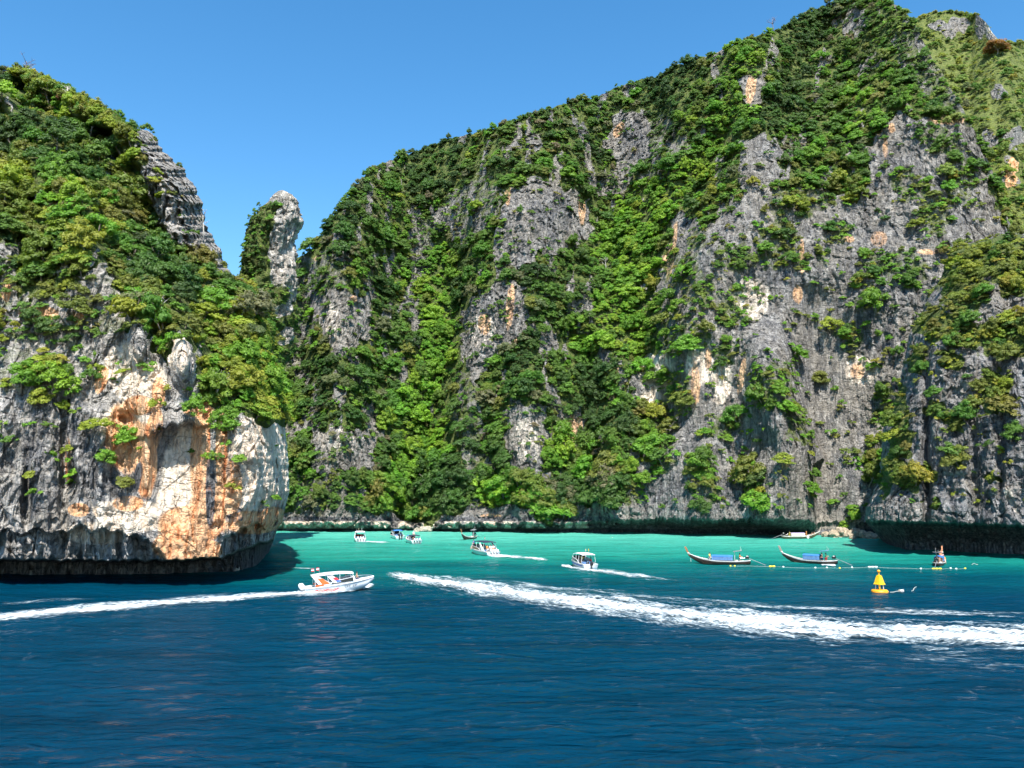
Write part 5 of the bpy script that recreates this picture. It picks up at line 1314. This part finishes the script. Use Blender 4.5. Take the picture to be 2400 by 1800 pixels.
# the near speedboat, white with orange marks
s1, st1 = speedboat(797, 1386, R(20), 8.6, 'white speedboat with orange arch and red hull checks crossing at left', B=2.7, roof_x=(-.40, .19), roof_z=2.12, motors=3, flags=((-.36, -.35, M_red, M_white), (-.28, .35, M_red, M_white)), trim=R(4.0))
s1.location.z = 0.16
tag(s1, s1.get('label') or 'white speedboat with orange arch and red checks on its hull', 'speedboat', 'speedboats in the bay')
L1, B1 = 8.6, 2.7
for sd in (1, -1):
    y0, y1 = sd * B1 * .485, sd * B1 * .435
    MB().slab([(-L1 * .30, y0, .86), (-L1 * .13, y0, 1.02), (-L1 * .30, y1, 1.96), (-L1 * .40, y1, 2.06)], .06).build('arch_panel', M_white, s1)
    MB().slab([(-L1 * .265, y0 + sd * .034, 1.02), (-L1 * .155, y0 + sd * .034, 1.08), (-L1 * .265, y1 + sd * .055, 1.78), (-L1 * .330, y1 + sd * .055, 1.80)], .02).build('orange_arch_mark', M_orange, s1)
    MB().slab([(-L1 * .338, y1 + sd * .054, 1.85), (-L1 * .285, y1 + sd * .054, 1.83), (-L1 * .338, y1 + sd * .046, 1.97), (-L1 * .366, y1 + sd * .046, 1.98)], .02).build('salmon_arch_mark', M_pink, s1)
    MB().slab([(-L1 * .36, y0 + sd * .02, .84), (-L1 * .24, y0 + sd * .035, .93), (-L1 * .26, y0 + sd * .035, 1.10), (-L1 * .36, y0 + sd * .02, 1.06)], .02).build('orange_side_mark', M_orange, s1)
    MB().slab([(-L1 * .10, y0, 1.10), (-L1 * .00, y0, 1.14), (-L1 * .115, y1, 2.00), (-L1 * .19, y1, 1.98)], .05).build('mid_pillar', M_white, s1)
    MB().slab([(-L1 * .085, y0 + sd * .018, 1.42), (-L1 * .030, y0 + sd * .018, 1.44), (-L1 * .065, y0 - sd * .03, 1.74), (-L1 * .118, y0 - sd * .03, 1.72)], .03).build('red_pillar_mark', M_red, s1)
    MB().slab([(-L1 * .058, y0 + sd * .032, 1.18), (L1 * .0, y0 + sd * .032, 1.20), (-L1 * .022, y0 + sd * .018, 1.38), (-L1 * .080, y0 + sd * .018, 1.36)], .03).build('blue_pillar_mark', M_blue, s1)
    # checked patch and faint lettering on the flank
    def flank(s, h):
        x, b, zg, zc, zk = st1(s); bc = b * .8; zm = (zg + zc) / 2 - .05; ym = bc + (b - bc) * .45
        zt = zg - .16; t = (h - zm) / (zt - zm) if h > zm else (h - zc) / (zm - zc)
        y = ym + (b * .985 - ym) * t if h > zm else bc + (ym - bc) * t
        return (x, sd * (y + .016), h)
    for r_ in range(4):
        for c_ in range(7 - r_):
            s0 = .13 + .050 * c_ + .022 * r_; h0 = .46 - .11 * r_
            MB().slab([flank(s0, h0), flank(s0 + .040, h0), flank(s0 + .048, h0 - .085), flank(s0 + .008, h0 - .085)], .008).build('hull_check', M_red if (c_ + r_) % 3 == 0 else M_pink, s1)
    for c_ in range(6):
        s0 = .55 + .030 * c_
        if c_ == 3: continue
        m = MB(); m.slab([flank(s0, .62), flank(s0 + .006, .62), flank(s0 + .006, .40), flank(s0, .40)], .008); m.slab([flank(s0 + .008, .62), flank(s0 + .020, .62), flank(s0 + .020, .57), flank(s0 + .008, .57)], .008)
        if c_ % 2: m.slab([flank(s0 + .008, .52), flank(s0 + .018, .52), flank(s0 + .018, .48), flank(s0 + .008, .48)], .008)
        else: m.slab([flank(s0 + .008, .44), flank(s0 + .020, .44), flank(s0 + .020, .40), flank(s0 + .008, .40)], .008)
        m.build('hull_lettering', M_grey, s1)
    MB().slab([flank(.80, .99), flank(.87, 1.03), flank(.87, .95), flank(.80, .91)], .012).build('port_light', M_grey, s1)

s2, st2 = speedboat(1131, 1299, R(118), 9.4, '', B=3.0, roof=M_canvas_n, roof_x=(-.36, .20), roof_z=2.45, motors=3, flags=((-.16, .3, M_red, M_white),))
tag(s2, 'white speedboat with dark flat roof and passengers at its open stern', 'speedboat', 'speedboats in the bay')
for sd in (1, -1):
    MB().slab([(-9.4 * .40, sd * 1.42, .86), (-9.4 * .26, sd * 1.46, .90), (-9.4 * .12, sd * 1.30, 2.32), (-9.4 * .17, sd * 1.30, 2.34)], .06).build('arch_panel', M_white, s2)
s4, _ = speedboat(1364, 1329, R(106), 8.0, '', B=2.6, roof=M_canvas_w, roof_x=(-.40, .16), roof_z=2.20, motors=1, motor_mat=M_black, cabin=True, stripe=M_blue, flags=((-.28, -.3, M_yellow, M_yellow), (-.28, .2, M_white, M_yellow)))
tag(s4, 'small white speedboat with white canopy, blue stripe and black motor', 'speedboat', 'speedboats in the bay')
sA, _ = speedboat(843, 1267.5, R(103), 8.0, '', B=2.7, roof=M_canvas_w, roof_x=(-.30, .14), roof_z=2.2, motors=3, cabin=False, flags=((-.2, .3, M_yellow, M_white), (-.2, -.4, M_white, M_white)))
tag(sA, 'leftmost far speedboat carrying a red and blue crowd', 'speedboat', 'speedboats in the bay')
sB, _ = speedboat(929, 1261.5, R(112), 7.8, '', B=2.6, roof=M_canvas_b, roof_x=(-.28, .10), roof_z=2.0, motors=2, motor_mat=M_black, cabin=True)
tag(sB, 'far white speedboat with blue top and two black motors', 'speedboat', 'speedboats in the bay')
sC, _ = speedboat(966, 1272, R(112), 8.0, '', B=2.7, roof=M_canvas_n, roof_x=(-.36, -.02), roof_z=1.75, motors=3, motor_mat=M_white, cabin=False, flags=())
tag(sC, 'far speedboat with low dark canopy and blue bow cover, right of the pair', 'speedboat', 'speedboats in the bay')
MB().slab([(.05 * 8, -1.0, 1.55), (.28 * 8, -.8, 1.62), (.28 * 8, .8, 1.62), (.05 * 8, 1.0, 1.55)], .05).build('bow_cover', M_canvas_b, sC)
for sd in (1, -1):
    for q in (.06, .27): MB().tube([(q * 8, sd * .8, .9), (q * 8, sd * .8, 1.55)], .03, 6).build('cover_post', M_white, sC)

# ---------------------------------------------------------------- longtail boats
def longtail(px, py, head, L, label, hullm=M_hullwood, post=M_postwood, canopy=M_canvas_b, side=M_canvas_l, shade=M_grey, can=(-.22, .12), can_z=1.42, barrel=True, dz=0.0):
    w = wat(px, py); root = empty('longtail_boat', (w.x, w.y, dz), head); B = 1.75; N = 26
    def st(s):
        x = -L / 2 + L * s
        b = B / 2 * (.62 + .38 * math.sin(math.pi * min(1, (s + .12) / .95)) ** .8) * (1 - max(0, (s - .5) / .5) ** 2.6) * (.55 + .45 * min(1, s / .25))
        zg = .52 + .16 * max(0, (.35 - s) / .35) ** 2 + 1.12 * max(0, (s - .42) / .58) ** 2.2
        zk = -.30 + .45 * max(0, (.18 - s) / .18) ** 2 + 1.55 * max(0, (s - .62) / .38) ** 2.1
        return x, max(b, .03), zg, min(zk, zg - .10)
    def shell(top, bot, off):
        secs = []
        for k in range(N):
            x, b, zg, zk = st(k / (N - 1)); q = []
            for t in np.linspace(top, bot, 6):
                wdt = b * (1 - .62 * (t ** 2.2)) if t < 1 else 0
                q.append((x, max(wdt, 0) + off, zg + (zk - zg) * t))
            secs.append(q)
        return secs
    m = MB()
    lo = shell(.13, 1.0, 0)
    m.loft([q + [(p[0], -p[1], p[2]) for p in q[::-1]] for q in lo])
    m.poly([*lo[0], *[(p[0], -p[1], p[2]) for p in lo[0][::-1]]])
    hull = m.build('hull', hullm, root, True)
    m = MB()
    for sd in (1, -1):
        q = shell(0, .13, .015); m.loft([[(p[0], sd * p[1], p[2]) for p in s] for s in q])
        m.tube([(st(k / 24)[0], sd * (st(k / 24)[1] + .01), st(k / 24)[2]) for k in range(25)], .045, 6)
    m.poly([(lo[0][0][0] - .002, y, z) for y, z in ((st(0)[1], st(0)[2]), (st(0)[1] * .96, lo[0][0][2]), (-st(0)[1] * .96, lo[0][0][2]), (-st(0)[1], st(0)[2]))])
    m.build('top_strake', M_offwhite, root)
    m = MB()
    for k in range(N - 1):
        a, b2 = st(k / (N - 1)), st((k + 1) / (N - 1)); za = max(a[3] + .22, min(.12, a[2] - .3)) if k < 20 else a[2] - .12; zb = max(b2[3] + .22, min(.12, b2[2] - .3)) if k + 1 < 20 else b2[2] - .12
        m.poly([(a[0], a[1] * .86, za), (b2[0], b2[1] * .86, zb), (b2[0], -b2[1] * .86, zb), (a[0], -a[1] * .86, za)])
    m.build('floor_boards', M_deckwood, root)
    for s in (.52, .62, .71): x, b, zg, zk = st(s); MB().box((x, 0, zg - .16), (.26, b * 1.8, .05)).build('thwart', M_deckwood, root)
    x, b, zg, zk = st(1.0)
    MB().loft([[(xx - t, -wd, zz), (xx + t, -wd * .6, zz), (xx + t, wd * .6, zz), (xx - t, wd, zz)] for xx, zz, t, wd in ((x - .42, zg - .55, .14, .07), (x - .05, zg - .02, .15, .09), (x + .22, zg + .48, .15, .10), (x + .42, zg + .95, .15, .11), (x + .50, zg + 1.12, .12, .10))], True, True).build('prow_post', post, root)
    MB().lathe([(.17, 0), (.19, .08), (.17, .18)], 10, (x + .0, 0, zg - .02)).build('prow_cloth', M_offwhite, root, True)
    if canopy:
        xa, xb = can[0] * L, can[1] * L; hw = B * .40; z = can_z
        MB().loft([[(xx, -hw, z - .16), (xx, -hw * .9, z - .02), (xx, 0, z + .09), (xx, hw * .9, z - .02), (xx, hw, z - .16), (xx, hw * .88, z - .14), (xx, 0, z + .05), (xx, -hw * .88, z - .14)] for xx in np.linspace(xa, xb, 5)], True, True).build('canopy_roof', canopy, root)
        for sd in (1, -1):
            m = MB(); n = 8
            for k in range(n):
                u0, u1 = xa + (xb - xa) * k / n + .02, xa + (xb - xa) * (k + 1) / n - .02
                m.slab([(u0, sd * (hw - .03 + .02 * (k % 2)), .66), (u1, sd * (hw - .03 + .02 * ((k + 1) % 2)), .64), (u1, sd * (hw - .05), z - .15), (u0, sd * (hw - .05), z - .15)], .015)
            m.build('side_curtain', side, root)
            for xx in (xa + .05, xb - .05): MB().tube([(xx, sd * (hw - .08), .2), (xx, sd * (hw - .08), z - .1)], .03, 6).build('canopy_post', M_deckwood, root)
    xs = (can[0] - .03) * L
    if shade:
        MB().tube([(xs, 0.25, .1), (xs, .25, 2.1)], .04, 6).build('shade_post', M_offwhite, root)
        MB().slab([(xs + .25, -.55, 2.10), (xs + .25, .65, 2.10), (xs - 1.15, .65, 2.28), (xs - 1.15, -.55, 2.28)], .05).build('shade_roof', shade, root)
        MB().tube([(xs - .95, .2, 2.27), (xs - .95, .2, 2.95)], .018, 5).tube([(xs - 1.1, -.2, 2.27), (xs - 1.1, -.2, 2.6)], .018, 5).build('mast', M_offwhite, root)
    # engine on its swivel, long shaft reaching back into the water
    xe = -L * .5 + .55
    e = MB().box((xe, 0, 1.12), (.62, .42, .34)).lathe([(.16, 0), (.19, .1), (.14, .22)], 10, (xe - .12, 0, 1.27)).build('engine', M_black, root, bevel=.03)
    MB().box((xe - .05, 0, 1.36), (.34, .36, .14)).build('engine_cover', M_offwhite, e, bevel=.03)
    MB().tube([(xe, 0, .35), (xe, 0, 1.0)], .05, 6).build('swivel_post', M_offwhite, e)
    MB().tube([(xe + .25, .05, 1.08), (xe + .75, .1, 1.02), (xe + 1.15, .1, 1.12)], .022, 6).build('tiller', M_steel, e)
    MB().tube([(xe - .25, 0, 1.0), (xe - 1.3, .05, .62), (xe - 3.0, .12, -.05)], .04, 6).build('drive_shaft', M_grey, e)
    if barrel: MB().lathe([(.20, 0), (.22, .06), (.22, .50), (.18, .56)], 14, (xs - .30, -.35, .12)).build('barrel', M_offwhite, root, True)
    return tag(root, label, 'longtail boat', 'longtail boats')
t1 = longtail(1686, 1321.5, R(165), 10.2, 'longtail boat with dark hull, blue canopy and tall orange prow, nearest the left')
t2 = longtail(1897, 1320, R(146), 9.2, 'longtail boat with pale prow and blue canopy, green shirted boatman aboard', post=M_postgrey, shade=M_canvas_l, can=(-.20, .10), can_z=1.5)
t3 = longtail(2203, 1323, R(58), 10.0, 'longtail boat pointing away, crowded bow, beside the right float line', can=(-.22, .06), can_z=1.40)
t4 = longtail(1876, 1262, R(4), 9.8, 'far longtail boat with white and purple canopy near the cove rocks', hullm=M_hullgreen, post=M_postgrey, canopy=M_canvas_p, side=M_canvas_w, shade=None, can=(-.26, .10), can_z=1.35)
t5 = longtail(1099, 1264, R(248), 8.4, 'far longtail boat with orange prow just behind the dark roofed speedboat', canopy=None, shade=M_grey)
MB().tube([(4.75, -.05, 1.35), (4.70, -.10, .25)], .03, 5).build('hanging_ribbon', M_offwhite, t1)
MB().lathe([(.12, -.04), (.30, -.07), (.36, 0), (.30, .07), (.12, .04)], 16).build('life_ring', M_offwhite, t4).matrix_local = Matrix.Translation((1.6, -.86, .35)) @ Matrix.Rotation(R(90), 4, 'X')

bpy.context.view_layer.update()
person(t1, (1.55, .1, .15), 'stand', R(160), 'yellow', 'white', 'person in yellow top standing in front of the blue canopy')
person(t1, (-3.35, .1, .10), 'reach', R(180), 'orange', 'grey', 'person in orange shirt steering the engine of the nearest longtail')
person(t2, (-2.75, .0, .12), 'reach', R(180), 'green', 'red', 'person in green shirt and red shorts at a longtail stern')
person(t2, (-2.2, .35, .12), 'stand', R(0), 'black', 'navy', 'person in black standing behind the blue canopy')
person(t3, (-3.0, .1, .12), 'stand', R(0), 'black', 'black', 'person in black at the stern of the longtail pointing away')
person(t3, (2.4, .25, .62), 'sit', R(160), 'tan', 'tan', 'person sunbathing on the bow, left one of the crowded longtail')
person(t3, (2.9, -.2, .80), 'sit', R(200), 'pink', 'tan', 'person in pink sitting at the bow of the crowded longtail')
person(t3, (3.3, .05, .55), 'stand', R(180), None, 'orange', 'bare chested person standing against the orange prow')
person(t3, (1.1, -.55, .55), 'sit', R(200), 'orange', 'white', 'person in orange sitting amidships at the right gunwale')
person(t4, (-2.75, 0, .12), 'stand', R(0), 'yellow', 'yellow', 'person in yellow standing at the far longtail stern')
person(t4, (1.5, -.2, .30), 'stand', R(180), 'orange', 'orange', 'person in orange just ahead of the white canopy')
person(t4, (3.1, .1, .75), 'sit', R(150), 'tan', 'orange', 'person sitting on the far longtail bow, left one')
person(t4, (3.6, -.1, .90), 'sit', R(180), 'tan', 'tan', 'person sitting at the very bow of the far longtail')
person(t5, (-2.6, 0, .15), 'stand', R(180), 'grey', 'navy', 'person in grey at the stern of the orange prowed far longtail')
person(s1, (L1 * .235, -.15, 1.16), 'sit', R(0), 'tan', 'navy', 'person sitting on the foredeck of the orange marked speedboat')
person(s1, (L1 * .07, -.45, .32), 'stand', R(0), 'white', 'navy', 'person driving the orange marked speedboat')
person(s2, (3.3, .35, 1.25), 'sit', R(40), 'yellow', 'white', 'person in yellow sitting on the bow of the dark roofed speedboat')
person(s2, (2.9, .65, 1.20), 'sit', R(100), 'pink', 'grey', 'person in pink sitting on the bow of the dark roofed speedboat')
person(s2, (2.3, .8, .95), 'stand', R(120), 'blue', 'navy', 'person in blue standing beside the dark roof')
person(s2, (1.2, .4, .32), 'stand', R(90), 'white', 'navy', 'person in white under the dark roof near the windscreen')
person(s2, (-3.5, .75, .32), 'stand', R(200), 'orange', 'white', 'person in orange at the left of the open stern')
person(s2, (-3.7, .15, .32), 'stand', R(180), 'white', 'white', 'person in white in the middle of the open stern')
person(s2, (-3.6, -.5, .32), 'stand', R(150), 'white', 'tan', 'person in white shirt at the right of the open stern')
person(s2, (-2.3, -.9, .80), 'sit', R(180), 'pink', 'navy', 'person in pink seated on the right side under the dark roof')
person(s4, (-.8, .3, .32), 'stand', R(0), 'yellow', 'black', 'person in yellow at the wheel under the white canopy')
person(s4, (-1.6, .85, .75), 'sit', R(-60), 'tan', 'black', 'person seated at left under the white canopy')
person(s4, (-1.8, -.85, .75), 'sit', R(100), 'red', 'black', 'person seated at right under the white canopy')
person(sA, (1.6, .7, .95), 'stand', R(90), 'blue', 'navy', 'person in blue on the bow of the leftmost far speedboat')
person(sA, (-1.2, .5, .8), 'sit', R(180), 'red', 'red', 'person in red seated left in the leftmost far speedboat')
person(sA, (-1.3, -.3, .8), 'sit', R(180), 'red', 'grey', 'person in red seated centre in the leftmost far speedboat')
person(sA, (-1.0, -.8, .8), 'sit', R(180), 'tan', 'grey', 'person in tan seated right in the leftmost far speedboat')
person(sC, (-.3, -.25, .95), 'stand', R(180), 'white', 'tan', 'person in white hat standing above the low dark canopy', hat='white')
person(sC, (-2.6, .5, .8), 'sit', R(180), 'black', 'black', 'person in black seated under the low dark canopy')
person(sB, (2.6, .4, 1.1), 'sit', R(90), 'grey', 'grey', 'person in grey on the bow of the blue topped speedboat')

# ---------------------------------------------------------------- buoy, floats and ropes
w = wat(2062, 1388); bu = empty('navigation_buoy', (w.x, w.y, -.05), R(25))
MB().lathe([(.55, -.25), (.90, -.18), (1.0, .0), (1.0, .22), (.90, .36), (.45, .40), (.2, .38)], 28).build('float_ring', M_amber, bu, True)
for k in range(4):
    a = R(45 + 90 * k); MB().tube([(.46 * math.cos(a), .46 * math.sin(a), .36), (.42 * math.cos(a), .42 * math.sin(a), 1.02)], .045, 8).build('leg', M_offwhite if k % 2 else M_yellow, bu)
MB().tube([(0, 0, .34), (0, 0, 1.0)], .10, 10).build('central_post', M_yellow, bu)
q = lambda r, z: [(r * math.cos(R(45 + 90 * k)), r * math.sin(R(45 + 90 * k)), z) for k in range(4)]
MB().loft([q(.70, .98), q(.74, 1.06), q(.62, 1.14), q(.34, 2.02), q(.36, 2.08), q(.22, 2.12)], True, True).build('tower_panel', M_yellow, bu, bevel=.03)
MB().tube([(0, 0, 2.1), (0, 0, 2.45)], .07, 8).build('mast', M_yellow, bu)
MB().lathe([(.05, 2.42), (.17, 2.48), (.20, 2.60), (.15, 2.72), (.05, 2.78)], 14).build('lantern', M_amber, bu, True)
tag(bu, 'yellow navigation buoy with tapered tower on a round orange float', 'buoy')
def floaty(x, y, sx, lb, mat, long=False):
    w = wat(x, y); o = empty('float', (w.x, w.y, wz_at(w.x, w.y)), R(5))
    if long:
        for k in range(int(sx / .55)): MB().lathe([(.04, -.26), (.12, -.2), (.14, 0), (.12, .2), (.04, .26)], 10).build('float_body', mat, o, True).matrix_local = Matrix.Translation((-sx / 2 + .28 + k * .55, 0, .08)) @ Matrix.Rotation(R(90), 4, 'Y')
    else: MB().lathe([(.02, -.10), (.12, -.07), (.16, .03), (.13, .13), (.04, .18)], 12).build('float_body', mat, o, True)
    return tag(o, lb, 'float', 'floats of the swimming line')
FL = [(1712, 1327, 0, 'yellow float under the stern of the nearest longtail, left one', 'y'), (1722, 1327, 0, 'yellow float under the stern of the nearest longtail, right one', 'y'), (1813, 1328.5, 1.6, 'long yellow float boom left of the pale prowed longtail', 'y'), (1836, 1331, 0, 'pale float at the end of the left yellow boom', 'w'),
      (1911, 1333, 0, 'pale float below the green shirted boatman', 'w'), (1938, 1332, 0, 'pale float right of the one below the green shirted boatman', 'w'), (1968, 1333, 0, 'yellow round float left of the buoy', 'y'), (1997, 1332, 0, 'pale round float next left of the white boom', 'w'),
      (2048, 1331, 2.0, 'white float boom just above the buoy top', 'w'), (2158, 1334, 0, 'small pale float left of the crowded longtail', 'w'), (2196, 1333.5, 1.7, 'yellow float boom under the crowded longtail', 'y'), (2228, 1332, 0, 'pale float at the right end of the crowded longtail', 'w'), (2241, 1333, 0, 'small white float second right of the crowded longtail', 'w'), (2262, 1332, 0, 'yellow float farthest right on the line', 'y')]
for x, y, sx, lb, c in FL: floaty(x, y, sx, lb, M_float_y if c == 'y' else M_float_w, sx > 0)
def rope(pts_, rad, lb):
    P = []
    for k in range(len(pts_) - 1):
        for t in np.linspace(0, 1, 8, endpoint=False): P.append((pts_[k][0] + (pts_[k + 1][0] - pts_[k][0]) * t, pts_[k][1] + (pts_[k + 1][1] - pts_[k][1]) * t))
    P.append(pts_[-1]); Q = []
    for x, y in P: w = wat(x, y); Q.append((w.x, w.y, wz_at(w.x, w.y) + rad * 1.2))
    return tag(MB().tube(Q, rad, 5).build('floating_rope', M_rope, None, True), lb, 'rope')
rope([(f[0], f[1]) for f in FL], .012, 'thin rope stringing the floats together across the bay')
rope([(2086, 1389), (2096, 1387.5), (2108, 1385)], .035, 'pale rope tied from the buoy to its small float')
rope([(2136, 1383.5), (2140, 1382.5), (2142, 1379), (2148, 1376)], .03, 'loose curl of pale rope right of the buoy')
rope([(2278, 1325), (2283, 1321), (2288, 1325), (2292, 1324)], .03, 'loose white rope near the right edge beside the buttress')
w = wat(2112, 1384); o = empty('mooring_float', (w.x, w.y, wz_at(w.x, w.y)))
for dx, dy, s, m_ in ((-.24, 0, .15, M_boulder), (.03, .05, .17, M_offwhite), (.24, 0, .13, M_offwhite)): MB().lathe([(.02, -.1), (s * .8, -.06), (s, .06), (s * .75, .2), (.03, .26)], 12, (dx, dy, 0)).build('float_body', m_, o, True)
tag(o, 'cluster of pale and brown mooring floats roped to the buoy', 'float')
